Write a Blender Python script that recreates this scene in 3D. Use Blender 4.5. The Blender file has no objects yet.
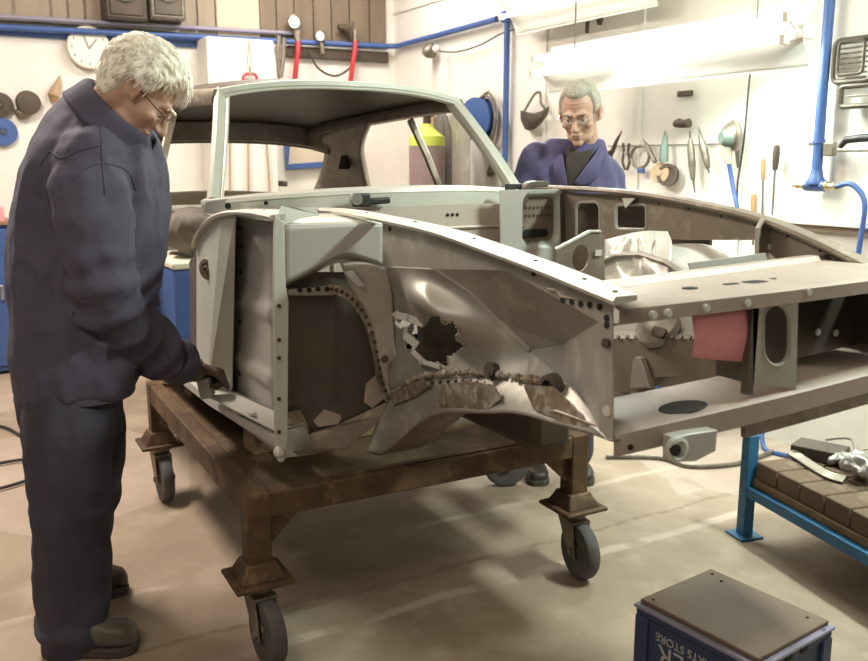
import bpy, bmesh, math, random
from mathutils import Vector, Matrix, noise
from mathutils.geometry import tessellate_polygon
random.seed(7)
PI = math.pi
S = bpy.context.scene
COL = S.collection

# ------------------------------------------------------------------ camera, light, exposure
# World axes: +X is the car's nose direction, +Y runs across the car to the tool wall, Z is up.
CAM = Vector((2.26, -1.462, 1.40))
FPX, W, HH, HORIZON = 880.0, 868, 661, 160.0
PITCH = math.atan((HH / 2 - HORIZON) / FPX)
FW = Vector((-math.cos(PI / 6), 0.5, 0))
RT = Vector((0.5, math.cos(PI / 6), 0))
UP = Vector((0, 0, 1))
VF = FW * math.cos(PITCH) - UP * math.sin(PITCH)
VU = FW * math.sin(PITCH) + UP * math.cos(PITCH)
cam = bpy.data.cameras.new('camera')
cam.sensor_width = 36.0
cam.lens = FPX / W * 36.0
cam.clip_start = 0.05
cam.dof.use_dof = True
cam.dof.focus_distance = 2.75
cam.dof.aperture_fstop = 5.0
camo = bpy.data.objects.new('camera', cam)
COL.objects.link(camo)
rot = Matrix((RT, VU, -VF)).transposed()
camo.matrix_world = Matrix.Translation(CAM) @ rot.to_4x4()
S.camera = camo

S.view_settings.view_transform = 'Standard'
S.view_settings.look = 'None'
S.view_settings.gamma = 1.0
S.view_settings.use_curve_mapping = False
S.view_settings.exposure = 0.45

wd = bpy.data.worlds.new('world')
S.world = wd
wd.use_nodes = True
wd.node_tree.nodes['Background'].inputs[0].default_value = (1.0, 0.93, 0.86, 1)
wd.node_tree.nodes['Background'].inputs[1].default_value = 0.10


def area(name, loc, target, sx, sy, power, color):
    l = bpy.data.lights.new(name, 'AREA')
    l.shape = 'RECTANGLE'
    l.size, l.size_y = sx, sy
    l.energy = power
    l.color = color
    o = bpy.data.objects.new(name, l)
    COL.objects.link(o)
    o.location = loc
    d = Vector(target) - Vector(loc)
    o.rotation_euler = d.to_track_quat('-Z', 'Y').to_euler()
    return o


# warm ceiling lamps of the shop (two rows over the bays) and the cool strips along the tool wall
area('ceiling_lamp', (-2.1, -1.6, 3.3), (-1.9, -1.2, 0), 1.3, 0.25, 112, (1.0, 0.89, 0.77))
area('ceiling_lamp', (-3.4, 0.9, 3.3), (-3.6, 0.8, 0), 1.6, 0.3, 52, (1.0, 0.93, 0.86))
area('ceiling_lamp', (1.8, -2.8, 3.3), (0.3, -0.8, 0.4), 2.0, 0.4, 27, (1.0, 0.88, 0.75))
area('strip_lamp', (-1.15, 1.53, 1.93), (-0.55, 0.75, 0.0), 1.5, 0.10, 50, (0.90, 1.0, 0.90))
area('strip_lamp', (1.25, 1.45, 2.75), (0.6, 0.4, 0.0), 0.6, 0.05, 64, (0.86, 1.0, 0.91))


# ------------------------------------------------------------------ helpers
def V(*a):
    return Vector(a)


def on(ax, px, py, v):
    """Point of the plane ax = v seen from the photographer's position in direction (px, py)."""
    r = VF + RT * ((px - W / 2) / FPX) + VU * ((HH / 2 - py) / FPX)
    i = 'xyz'.index(ax)
    return CAM + r * ((v - CAM[i]) / r[i])


def online(px, py, x0, y0, x1, y1):
    """Same, on the upright plane through (x0, y0) and (x1, y1)."""
    r = VF + RT * ((px - W / 2) / FPX) + VU * ((HH / 2 - py) / FPX)
    n = Vector((y1 - y0, x0 - x1, 0))
    return CAM + r * ((Vector((x0, y0, 0)) - CAM).dot(n) / r.dot(n))


def set_in(node, key, val):
    if key in node.inputs:
        node.inputs[key].default_value = val


def mat(name, c, rough=0.6, metal=0.0, c2=None, scale=8.0, mix=(0.35, 0.65), bump=0.0, bscale=60.0,
        rvar=0.0, stretch=(1, 1, 1), emit=None, estr=0.0, alpha=1.0, trans=0.0, detail=6.0, spec=None, c3=None, s3=2.0, m3=(0.55, 0.7)):
    m = bpy.data.materials.new(name)
    m.use_nodes = True
    nt = m.node_tree
    b = nt.nodes['Principled BSDF']
    b.inputs['Base Color'].default_value = (*c, 1)
    b.inputs['Roughness'].default_value = rough
    b.inputs['Metallic'].default_value = metal
    if spec is not None:
        set_in(b, 'Specular IOR Level', spec)
    if trans:
        set_in(b, 'Transmission Weight', trans)
    if alpha < 1:
        b.inputs['Alpha'].default_value = alpha
    if emit:
        set_in(b, 'Emission Color', (*emit, 1))
        set_in(b, 'Emission Strength', estr)
    tc = nt.nodes.new('ShaderNodeTexCoord')
    mp = nt.nodes.new('ShaderNodeMapping')
    mp.inputs['Scale'].default_value = stretch
    nt.links.new(tc.outputs['Object'], mp.inputs['Vector'])
    def noise_tex(sc, det=detail):
        n = nt.nodes.new('ShaderNodeTexNoise')
        n.inputs['Scale'].default_value = sc
        n.inputs['Detail'].default_value = det
        n.inputs['Roughness'].default_value = 0.6
        nt.links.new(mp.outputs[0], n.inputs['Vector'])
        return n
    def ramp(src, lo, hi):
        r = nt.nodes.new('ShaderNodeMapRange')
        r.inputs['From Min'].default_value = lo
        r.inputs['From Max'].default_value = hi
        nt.links.new(src, r.inputs['Value'])
        return r.outputs[0]
    if c2:
        n = noise_tex(scale)
        f = ramp(n.outputs['Fac'], *mix)
        mx = nt.nodes.new('ShaderNodeMix')
        mx.data_type = 'RGBA'
        mx.inputs['A'].default_value = (*c, 1)
        mx.inputs['B'].default_value = (*c2, 1)
        nt.links.new(f, mx.inputs['Factor'])
        out = mx.outputs['Result']
        if c3:
            n3 = noise_tex(s3)
            f3 = ramp(n3.outputs['Fac'], *m3)
            m2 = nt.nodes.new('ShaderNodeMix')
            m2.data_type = 'RGBA'
            m2.inputs['B'].default_value = (*c3, 1)
            nt.links.new(out, m2.inputs['A'])
            nt.links.new(f3, m2.inputs['Factor'])
            out = m2.outputs['Result']
        nt.links.new(out, b.inputs['Base Color'])
        if rvar:
            rr = nt.nodes.new('ShaderNodeMapRange')
            rr.inputs['To Min'].default_value = max(0.05, rough - rvar)
            rr.inputs['To Max'].default_value = min(1, rough + rvar)
            nt.links.new(n.outputs['Fac'], rr.inputs['Value'])
            nt.links.new(rr.outputs[0], b.inputs['Roughness'])
    if bump:
        n = noise_tex(bscale)
        bp = nt.nodes.new('ShaderNodeBump')
        bp.inputs['Strength'].default_value = bump
        bp.inputs['Distance'].default_value = 0.01
        nt.links.new(n.outputs['Fac'], bp.inputs['Height'])
        nt.links.new(bp.outputs[0], b.inputs['Normal'])
    return m


class MB:
    """Collects shapes in world coordinates; build() links them as one mesh object."""

    def __init__(self):
        self.v, self.f = [], []

    def add(self, vs, fs):
        o = len(self.v)
        self.v += [Vector(p) for p in vs]
        self.f += [[i + o for i in f] for f in fs]
        return self

    def box(self, lo, hi, rz=0.0, about=None):
        x0, y0, z0 = lo
        x1, y1, z1 = hi
        vs = [V(x, y, z) for z in (z0, z1) for (x, y) in ((x0, y0), (x1, y0), (x1, y1), (x0, y1))]
        if rz:
            c = Vector(about) if about else (Vector(lo) + Vector(hi)) / 2
            R = Matrix.Rotation(rz, 3, 'Z')
            vs = [R @ (p - c) + c for p in vs]
        return self.add(vs, [(3, 2, 1, 0), (4, 5, 6, 7), (0, 1, 5, 4), (1, 2, 6, 5), (2, 3, 7, 6), (3, 0, 4, 7)])

    def obox(self, c, ax, ay, az):
        """Box by centre and three half-axis vectors."""
        c, ax, ay, az = map(Vector, (c, ax, ay, az))
        vs = [c + ax * i + ay * j + az * k for k in (-1, 1) for (i, j) in ((-1, -1), (1, -1), (1, 1), (-1, 1))]
        return self.add(vs, [(3, 2, 1, 0), (4, 5, 6, 7), (0, 1, 5, 4), (1, 2, 6, 5), (2, 3, 7, 6), (3, 0, 4, 7)])

    def sweep(self, path, prof, up=None, closed=False, caps=True):
        """Sweep a closed 2-D profile (u to the side, v up) along a path. prof may be a list per path point."""
        path = [Vector(p) for p in path]
        n = len(path)
        multi = isinstance(prof[0][0], (list, tuple))
        k = len(prof[0]) if multi else len(prof)
        upv = Vector(up) if up else None
        rings, ref = [], None
        for i, p in enumerate(path):
            a = path[(i - 1) % n] if (closed or i) else p
            b = path[(i + 1) % n] if (closed or i < n - 1) else p
            t = (b - a)
            t = t.normalized() if t.length > 1e-9 else Vector((0, 0, 1))
            u0 = upv if upv else (ref if ref else (Vector((0, 0, 1)) if abs(t.z) < 0.9 else Vector((0, 1, 0))))
            s = t.cross(u0)
            s = s.normalized() if s.length > 1e-6 else Vector((1, 0, 0))
            w = s.cross(t).normalized()
            if not upv:
                ref = w
            pr = prof[i] if multi else prof
            rings.append([p + s * q[0] + w * q[1] for q in pr])
        vs = [q for r in rings for q in r]
        fs = []
        for i in range(n if closed else n - 1):
            for j in range(k):
                a, b = i * k + j, i * k + (j + 1) % k
                c, d = ((i + 1) % n) * k + (j + 1) % k, ((i + 1) % n) * k + j
                fs.append((a, b, c, d))
        if caps and not closed:
            fs.append(tuple(range(k - 1, -1, -1)))
            fs.append(tuple((n - 1) * k + j for j in range(k)))
        return self.add(vs, fs)

    def tube(self, path, r, n=10, closed=False):
        rs = r if isinstance(r, (list, tuple)) else [r] * len(path)
        prof = [[(q * math.cos(2 * PI * j / n), q * math.sin(2 * PI * j / n)) for j in range(n)] for q in rs]
        return self.sweep(path, prof, closed=closed)

    def bar(self, path, w, h, up=None, closed=False):
        return self.sweep(path, [(-w / 2, -h / 2), (w / 2, -h / 2), (w / 2, h / 2), (-w / 2, h / 2)], up=up, closed=closed)

    def lathe(self, c, axis, prof, n=24):
        """prof: list of (distance along axis, radius)."""
        c, axis = Vector(c), Vector(axis).normalized()
        a = axis.cross(Vector((0, 0, 1)) if abs(axis.z) < 0.9 else Vector((1, 0, 0))).normalized()
        b = axis.cross(a)
        vs, fs = [], []
        for d, r in prof:
            r = max(r, 1e-4)
            for j in range(n):
                t = 2 * PI * j / n
                vs.append(c + axis * d + (a * math.cos(t) + b * math.sin(t)) * r)
        for i in range(len(prof) - 1):
            for j in range(n):
                fs.append((i * n + j, i * n + (j + 1) % n, (i + 1) * n + (j + 1) % n, (i + 1) * n + j))
        fs.append(tuple(range(n - 1, -1, -1)))
        fs.append(tuple((len(prof) - 1) * n + j for j in range(n)))
        return self.add(vs, fs)

    def disc(self, c, axis, r, h, n=20):
        return self.lathe(c, axis, [(-h / 2, r), (h / 2, r)], n)

    def ball(self, c, r, n=12, sc=(1, 1, 1)):
        vs, fs = [], []
        c = Vector(c)
        for i in range(n + 1):
            th = PI * i / n
            for j in range(2 * n):
                ph = PI * j / n
                vs.append(c + Vector((sc[0] * r * math.sin(th) * math.cos(ph), sc[1] * r * math.sin(th) * math.sin(ph), sc[2] * r * math.cos(th))))
        m = 2 * n
        for i in range(n):
            for j in range(m):
                fs.append((i * m + j, i * m + (j + 1) % m, (i + 1) * m + (j + 1) % m, (i + 1) * m + j))
        return self.add(vs, fs)

    def plate(self, outer, holes=(), t=0.002, nrm=None):
        """Flat (or nearly flat) sheet of thickness t with real holes."""
        loops = [[Vector(p) for p in outer]] + [[Vector(p) for p in h] for h in holes]
        allv = [p for l in loops for p in l]
        tris = tessellate_polygon(loops)
        if nrm is None:
            nrm = Vector((0, 0, 0))
            for i in range(len(loops[0])):
                nrm += loops[0][i].cross(loops[0][(i + 1) % len(loops[0])])
        nrm = Vector(nrm).normalized()
        N = len(allv)
        vs = [p + nrm * t / 2 for p in allv] + [p - nrm * t / 2 for p in allv]
        fs = [tuple(x) for x in tris] + [tuple(i + N for i in reversed(x)) for x in tris]
        o = 0
        for l in loops:
            k = len(l)
            for i in range(k):
                a, b = o + i, o + (i + 1) % k
                fs.append((a, b, b + N, a + N))
            o += k
        return self.add(vs, fs)

    def patch(self, rows, nu=8, nv=8, bulge=None):
        """Smooth sheet through a grid of control points."""
        def cr(p, t):
            n = len(p) - 1
            x = t * n
            i = min(int(x), n - 1)
            f = x - i
            p1, p2 = p[i], p[i + 1]
            p0 = p[i - 1] if i > 0 else p1 * 2 - p2
            p3 = p[i + 2] if i + 2 <= n else p2 * 2 - p1
            return 0.5 * ((p1 * 2) + (p2 - p0) * f + (p0 * 2 - p1 * 5 + p2 * 4 - p3) * f * f + (p1 * 3 - p0 - p2 * 3 + p3) * f ** 3)
        rows = [[Vector(p) for p in r] for r in rows]
        U, Vn = nu * (len(rows[0]) - 1), nv * (len(rows) - 1)
        gr = []
        for j in range(Vn + 1):
            for i in range(U + 1):
                colp = [cr(r, i / U) for r in rows]
                p = cr(colp, j / Vn)
                if bulge:
                    p = p + bulge(i / U, j / Vn)
                gr.append(p)
        fs = [(j * (U + 1) + i, j * (U + 1) + i + 1, (j + 1) * (U + 1) + i + 1, (j + 1) * (U + 1) + i) for j in range(Vn) for i in range(U)]
        return self.add(gr, fs)

    def build(self, name, m, parent=None, smooth=None, bevel=0.0, solid=0.0, sub=0, seg=2, clean=True):
        off = Vector((0, 0, 0))
        p = parent
        while p:
            off += p.location
            p = p.parent
        if parent is None:
            lo = [min(q[i] for q in self.v) for i in range(3)]
            hi = [max(q[i] for q in self.v) for i in range(3)]
            off = V((lo[0] + hi[0]) / 2, (lo[1] + hi[1]) / 2, lo[2])
        me = bpy.data.meshes.new(name)
        me.from_pydata([q - off for q in self.v], [], self.f)
        if clean:
            bm = bmesh.new()
            bm.from_mesh(me)
            bmesh.ops.remove_doubles(bm, verts=bm.verts, dist=1e-5)
            bmesh.ops.recalc_face_normals(bm, faces=bm.faces)
            bm.to_mesh(me)
            bm.free()
        me.materials.append(m)
        o = bpy.data.objects.new(name, me)
        COL.objects.link(o)
        o.parent = parent
        if parent is None:
            o.location = off
        if solid:
            md = o.modifiers.new('solid', 'SOLIDIFY')
            md.thickness = solid
            md.offset = 0
        if bevel:
            md = o.modifiers.new('bevel', 'BEVEL')
            md.width = bevel
            md.segments = seg
            md.limit_method = 'ANGLE'
            md.angle_limit = 0.6
        if sub:
            md = o.modifiers.new('sub', 'SUBSURF')
            md.levels = md.render_levels = sub
        if smooth is None or smooth:
            ang = math.radians(38 if smooth is None else smooth if smooth > 1 else 180)
            for pl in me.polygons:
                pl.use_smooth = True
            me.set_sharp_from_angle(angle=ang)
        return o


def thing(name, label, cat, loc=(0, 0, 0), group=None):
    o = bpy.data.objects.new(name, None)
    o.empty_display_size = 0.1
    COL.objects.link(o)
    o.location = loc
    return tag(o, label, cat, group)


def tag(o, label, cat, group=None, kind=None):
    o['label'] = label
    o['category'] = cat
    if group:
        o['group'] = group
    if kind:
        o['kind'] = kind
    return o


def struct(o):
    o['kind'] = 'structure'
    return o


def stuff(o):
    o['kind'] = 'stuff'
    return o


def dup(root, loc, rz=0.0, label=None):
    r = root.copy()
    COL.objects.link(r)
    r.location = loc
    r.rotation_euler = (0, 0, rz)
    if label:
        r['label'] = label
    for ch in list(root.children):
        c = ch.copy()
        COL.objects.link(c)
        c.parent = r
        for g in ch.children:
            d = g.copy()
            COL.objects.link(d)
            d.parent = c
    return r


def ell(c, au, av, n=16):
    c, au, av = Vector(c), Vector(au), Vector(av)
    return [c + au * math.cos(2 * PI * i / n) + av * math.sin(2 * PI * i / n) for i in range(n)]


def rrect(c, au, av, r=0.3, n=4):
    """Rounded rectangle loop: half axes au, av, corner radius as a share of the smaller half axis."""
    c, au, av = Vector(c), Vector(au), Vector(av)
    la, lb = au.length, av.length
    rr = r * min(la, lb)
    a1, b1 = au / la, av / lb
    out = []
    for (sx, sy, t0) in ((1, 1, 0), (-1, 1, PI / 2), (-1, -1, PI), (1, -1, 3 * PI / 2)):
        q = c + a1 * sx * (la - rr) + b1 * sy * (lb - rr)
        for i in range(n + 1):
            t = t0 + PI / 2 * i / n
            out.append(q + a1 * rr * math.cos(t) + b1 * rr * math.sin(t))
    return out


def curve_pts(pts, n=6):
    pts = [Vector(p) for p in pts]
    out = []
    for i in range(len(pts) - 1):
        p1, p2 = pts[i], pts[i + 1]
        p0 = pts[i - 1] if i else p1 * 2 - p2
        p3 = pts[i + 2] if i + 2 < len(pts) else p2 * 2 - p1
        for k in range(n):
            f = k / n
            out.append(0.5 * ((p1 * 2) + (p2 - p0) * f + (p0 * 2 - p1 * 5 + p2 * 4 - p3) * f * f + (p1 * 3 - p0 - p2 * 3 + p3) * f ** 3))
    out.append(pts[-1])
    return out


# ------------------------------------------------------------------ materials
M = {}
M['white_wall'] = mat('white painted wall', (0.80, 0.77, 0.71), 0.75, c2=(0.74, 0.70, 0.63), scale=3, bump=0.05)
M['cladding'] = mat('beige cladding board', (0.36, 0.29, 0.22), 0.7, c2=(0.30, 0.235, 0.175), scale=4, stretch=(3, 3, 0.4))
M['beige'] = mat('beige painted column', (0.60, 0.51, 0.39), 0.7, c2=(0.55, 0.46, 0.35), scale=3)
M['brown_board'] = mat('brown cladding board', (0.22, 0.165, 0.115), 0.7, c2=(0.17, 0.125, 0.085), scale=4, stretch=(3, 3, 0.4))
M['blue'] = mat('blue paint', (0.055, 0.115, 0.32), 0.45, c2=(0.048, 0.10, 0.27), scale=12)
M['blue_bench'] = mat('petrol blue paint', (0.03, 0.17, 0.34), 0.5, c2=(0.025, 0.12, 0.24), scale=9)
M['rail_grey'] = mat('lilac grey pipe', (0.27, 0.25, 0.33), 0.5)
M['steel'] = mat('bare steel', (0.41, 0.39, 0.345), 0.47, 0.45, c2=(0.33, 0.305, 0.26), scale=5, rvar=0.10, bump=0.03, c3=(0.53, 0.50, 0.43), s3=11)
M['primer'] = mat('grey primer', (0.46, 0.44, 0.40), 0.48, 0.15, c2=(0.42, 0.40, 0.36), scale=4, rvar=0.06, bump=0.02)
M['tan_primer'] = mat('tan primer', (0.40, 0.325, 0.27), 0.5, 0.15, c2=(0.35, 0.28, 0.23), scale=5, rvar=0.08, bump=0.03, c3=(0.45, 0.38, 0.32), s3=10)
M['primer_green'] = mat('pale green primer', (0.56, 0.57, 0.50), 0.5, 0.1, c2=(0.50, 0.51, 0.44), scale=6)
M['old_steel'] = mat('brown bare steel', (0.27, 0.22, 0.17), 0.5, 0.45, c2=(0.19, 0.15, 0.115), scale=6, rvar=0.12, bump=0.05, c3=(0.34, 0.29, 0.22), s3=14)
M['firewall'] = mat('beige primed bulkhead', (0.56, 0.48, 0.41), 0.5, 0.1, c2=(0.50, 0.42, 0.35), scale=5, bump=0.02)
M['dark_steel'] = mat('dark steel', (0.115, 0.095, 0.075), 0.5, 0.4, c2=(0.08, 0.065, 0.05), scale=5, rvar=0.1)  # also carries the shade painted into the wheel-arch recess
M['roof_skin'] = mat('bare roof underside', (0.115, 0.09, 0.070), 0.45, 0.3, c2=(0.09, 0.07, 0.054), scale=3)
M['rust'] = mat('rusted trolley steel', (0.145, 0.082, 0.040), 0.62, 0.25, c2=(0.075, 0.044, 0.023), scale=7, bump=0.15, bscale=40, c3=(0.22, 0.14, 0.075), s3=13, rvar=0.15)
M['deck'] = mat('stained trolley deck', (0.125, 0.078, 0.04), 0.55, 0.1, c2=(0.065, 0.042, 0.024), scale=5, bump=0.1, c3=(0.20, 0.14, 0.085), s3=9, rvar=0.2)
M['wood'] = mat('old timber', (0.30, 0.20, 0.10), 0.7, c2=(0.19, 0.12, 0.06), scale=9, stretch=(1, 6, 6))
M['rubber'] = mat('grey rubber tyre', (0.125, 0.115, 0.108), 0.7, c2=(0.085, 0.078, 0.072), scale=14)
M['zinc'] = mat('zinc fork', (0.33, 0.29, 0.23), 0.5, 0.6, c2=(0.22, 0.18, 0.13), scale=20)
M['black'] = mat('black', (0.02, 0.02, 0.02), 0.5)
M['hole'] = mat('dark opening', (0.012, 0.010, 0.008), 0.9)
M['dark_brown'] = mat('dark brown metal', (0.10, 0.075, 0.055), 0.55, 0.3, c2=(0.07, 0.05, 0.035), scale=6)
M['weld'] = mat('ground weld', (0.43, 0.37, 0.29), 0.38, 0.6, c2=(0.24, 0.18, 0.12), scale=22, bump=0.2, bscale=80, c3=(0.58, 0.54, 0.47), s3=34, m3=(0.52, 0.62))
M['bright'] = mat('bright sheet steel', (0.68, 0.67, 0.61), 0.4, 0.25, c2=(0.60, 0.58, 0.52), scale=7, rvar=0.1, bump=0.03)
M['pink'] = mat('pink paper', (0.86, 0.36, 0.38), 0.8, c2=(0.80, 0.32, 0.345), scale=30)
M['paper'] = mat('white paper', (0.75, 0.73, 0.68), 0.8)
M['red'] = mat('red', (0.52, 0.04, 0.05), 0.5)
M['chrome'] = mat('brushed metal', (0.55, 0.53, 0.49), 0.28, 0.9)
M['cream'] = mat('cream painted metal', (0.66, 0.60, 0.48), 0.5)
M['plastic_blue'] = mat('navy plastic', (0.040, 0.055, 0.125), 0.5, c2=(0.032, 0.046, 0.105), scale=10, bump=0.05, bscale=200)
M['box_lid'] = mat('brown hardboard', (0.165, 0.112, 0.070), 0.6, c2=(0.125, 0.082, 0.05), scale=5, c3=(0.085, 0.056, 0.035), s3=3, bump=0.04)
M['brick'] = mat('firebrick', (0.175, 0.115, 0.072), 0.85, c2=(0.105, 0.068, 0.043), scale=6, bump=0.25, bscale=60, c3=(0.24, 0.175, 0.12), s3=12)
M['lettering'] = mat('pale lettering', (0.46, 0.45, 0.42), 0.6)
M['tube_light'] = mat('lit fluorescent tube', (1, 1, 1), 0.4, emit=(0.98, 1.0, 0.92), estr=4.0)
M['reflector'] = mat('white enamel reflector', (0.86, 0.84, 0.77), 0.4)
M['wood_handle'] = mat('wooden handle', (0.42, 0.26, 0.13), 0.5, c2=(0.34, 0.20, 0.09), scale=14, stretch=(4, 4, 0.6))
M['grey_tool'] = mat('worn grey tool metal', (0.28, 0.25, 0.20), 0.4, 0.6, c2=(0.17, 0.15, 0.12), scale=25)
M['teal_tool'] = mat('green grey tool body', (0.16, 0.22, 0.19), 0.45, 0.2)
M['hose_black'] = mat('black rubber hose', (0.035, 0.03, 0.028), 0.55)
M['tan'] = mat('tan brush', (0.42, 0.30, 0.19), 0.8)
M['cloth_grey'] = mat('grey brown cloth', (0.17, 0.145, 0.12), 0.85, c2=(0.13, 0.11, 0.09), scale=10, bump=0.2, bscale=90)
M['lime'] = mat('lime green paint', (0.55, 0.62, 0.10), 0.5)
M['foil'] = mat('crumpled foil', (0.42, 0.41, 0.38), 0.35, 0.8, bump=0.3, bscale=60)


def floor_material():
    m = mat('workshop concrete', (0.36, 0.278, 0.20), 0.62, c2=(0.27, 0.20, 0.14), scale=1.6, mix=(0.4, 0.62), rvar=0.12, bump=0.06, bscale=35,
            c3=(0.42, 0.335, 0.255), s3=4.5, m3=(0.5, 0.72))
    nt = m.node_tree
    b = nt.nodes['Principled BSDF']
    src = b.inputs['Base Color'].links[0].from_socket
    tc = nt.nodes['Texture Coordinate']
    def N(t, **k):
        n = nt.nodes.new(t)
        for a, v in k.items():
            setattr(n, a, v)
        return n
    def math_(op, a, b2=None):
        n = N('ShaderNodeMath', operation=op)
        for i, x in enumerate((a, b2)):
            if x is None:
                continue
            if isinstance(x, (int, float)):
                n.inputs[i].default_value = x
            else:
                nt.links.new(x, n.inputs[i])
        return n.outputs[0]
    def mixc(f, a, col):
        mx = N('ShaderNodeMix', data_type='RGBA')
        nt.links.new(f, mx.inputs['Factor'])
        nt.links.new(a, mx.inputs['A'])
        mx.inputs['B'].default_value = (*col, 1)
        return mx.outputs['Result']
    def rng(x, lo, hi):
        r = N('ShaderNodeMapRange')
        r.inputs['From Min'].default_value = lo
        r.inputs['From Max'].default_value = hi
        nt.links.new(x, r.inputs['Value'])
        return r.outputs[0]
    sep = N('ShaderNodeSeparateXYZ')
    nt.links.new(tc.outputs['Object'], sep.inputs[0])
    n1 = N('ShaderNodeTexNoise')
    n1.inputs['Scale'].default_value = 3.0
    n1.inputs['Detail'].default_value = 8
    nt.links.new(tc.outputs['Object'], n1.inputs['Vector'])
    n2 = N('ShaderNodeTexNoise')
    n2.inputs['Scale'].default_value = 22.0
    n2.inputs['Detail'].default_value = 4
    nt.links.new(tc.outputs['Object'], n2.inputs['Vector'])
    wob = math_('MULTIPLY', math_('SUBTRACT', n1.outputs['Fac'], 0.5), 0.09)
    # worn strip of old floor tape and the slab joint, both running across the bay
    def line(xc, wd_):
        d = math_('ABSOLUTE', math_('SUBTRACT', math_('ADD', sep.outputs['X'], wob), xc))
        return rng(d, wd_, wd_ * 0.55)
    tape = math_('MULTIPLY', line(FLOOR['tape'], 0.030), rng(n1.outputs['Fac'], 0.40, 0.52))
    out = mixc(math_('MULTIPLY', tape, 0.7), src, (0.55, 0.44, 0.36))
    tape2 = math_('MULTIPLY', line(FLOOR['tape2'], 0.024), rng(n1.outputs['Fac'], 0.44, 0.55))
    out = mixc(math_('MULTIPLY', tape2, 0.55), out, (0.53, 0.43, 0.34))
    crack = math_('MULTIPLY', line(FLOOR['joint'], 0.016), rng(n2.outputs['Fac'], 0.35, 0.55))
    out = mixc(math_('MULTIPLY', crack, 0.75), out, (0.22, 0.155, 0.10))
    spots = rng(n2.outputs['Fac'], 0.715, 0.755)
    out = mixc(math_('MULTIPLY', spots, 0.75), out, (0.10, 0.075, 0.05))
    # patches of flaked pink-grey floor paint
    vo = N('ShaderNodeTexVoronoi')
    vo.inputs['Scale'].default_value = 1.15
    nt.links.new(tc.outputs['Object'], vo.inputs['Vector'])
    sc = N('ShaderNodeSeparateColor')
    nt.links.new(vo.outputs['Color'], sc.inputs[0])
    pa = rng(sc.outputs[0], 0.78, 0.80)
    out = mixc(math_('MULTIPLY', pa, 0.3), out, (0.56, 0.45, 0.41))
    nt.links.new(out, b.inputs['Base Color'])
    return m


FLOOR = {'tape': -0.02, 'tape2': -0.55, 'joint': -0.19}
M['floor'] = floor_material()

# ------------------------------------------------------------------ room
XB, YR, ZC = -4.75, 2.19, 3.45
o = MB().box((XB - 0.2, -4.2, -0.1), (4.2, YR + 0.2, 0.0)).build('floor', M['floor'])
o.location = (0, 0, 0)
o.data.transform(Matrix.Translation((-0.275, -1.0, -0.1)))
struct(o)
struct(MB().box((XB - 0.2, -4.2, ZC), (4.2, YR + 0.2, ZC + 0.1)).build('ceiling', M['white_wall']))
wb = struct(MB().box((XB - 0.15, -4.2, 0), (XB, YR + 0.15, ZC)).build('wall_back', M['white_wall']))
wr = struct(MB().box((XB, YR, 0), (4.2, YR + 0.15, ZC)).build('wall_right', M['white_wall']))
# cladding boards over the pipe rail on the back wall
def ywall(px, py=20):
    return on('x', px, py, XB).y
edges = [-4.2 + 0.3 * i for i in range(12)]
bx = [ywall(p) for p in (-70, -35, 14, 51, 68, 85, 102, 122, 142, 160, 178, 196, 215)]
for i in range(len(bx) - 1):
    MB().box((XB, bx[i] + 0.006, 2.37), (XB + 0.03, bx[i + 1] - 0.006, ZC)).build('board', M['cladding'], wb, bevel=0.006)
MB().box((XB, ywall(215), 2.30), (XB + 0.045, ywall(258), ZC)).build('column', M['beige'], wb, bevel=0.01)
bx = [ywall(p) for p in (258, 275, 293, 312, 330, 348, 368, 385)]
for i in range(len(bx) - 1):
    MB().box((XB, bx[i] + 0.005, 2.34), (XB + 0.03, bx[i + 1] - 0.005, ZC)).build('board', M['brown_board'], wb, bevel=0.006)
MB().box((XB, on('x', 285, 50, XB).y, on('x', 330, 60, XB).z), (XB + 0.05, on('x', 386, 50, XB).y, on('x', 330, 49, XB).z)).build('timber_rail', M['dark_brown'], wb, bevel=0.005)
MB().box((XB, -3.8, 2.245), (XB + 0.022, 0.52, 2.325)).build('blue_band', M['blue'], wb)
# white boxed pier
y0, y1 = on('x', 209, 80, XB + 0.3).y, on('x', 276, 80, XB + 0.3).y
struct(MB().box((XB, y0, 0), (XB + 0.28, y1, 2.30)).build('trim_1', M['white_wall'], bevel=0.01))
# panelled wall at the corner, board joints on the right wall
for px in (545, 640, 745):
    x = on('y', px, 120, YR).x
    MB().box((x - 0.012, YR - 0.012, 0), (x + 0.012, YR + 0.01, ZC)).build('batten', M['white_wall'], wr)
for z in (2.62, 3.05):
    MB().box((XB, YR - 0.012, z), (1.5, YR + 0.01, z + 0.03)).build('batten', M['white_wall'], wr)
# shelf edge at the right
z = on('y', 820, 219, YR - 0.05).z
MB().box((-0.75, YR - 0.06, z - 0.03), (2.5, YR, z)).build('ledge', M['white_wall'], wr, bevel=0.004)
MB().box((-0.75, YR - 0.03, z - 0.06), (2.5, YR, z - 0.03)).build('ledge_shade_strip', M['cladding'], wr)  # brown strip standing in for the shade under the ledge

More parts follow.
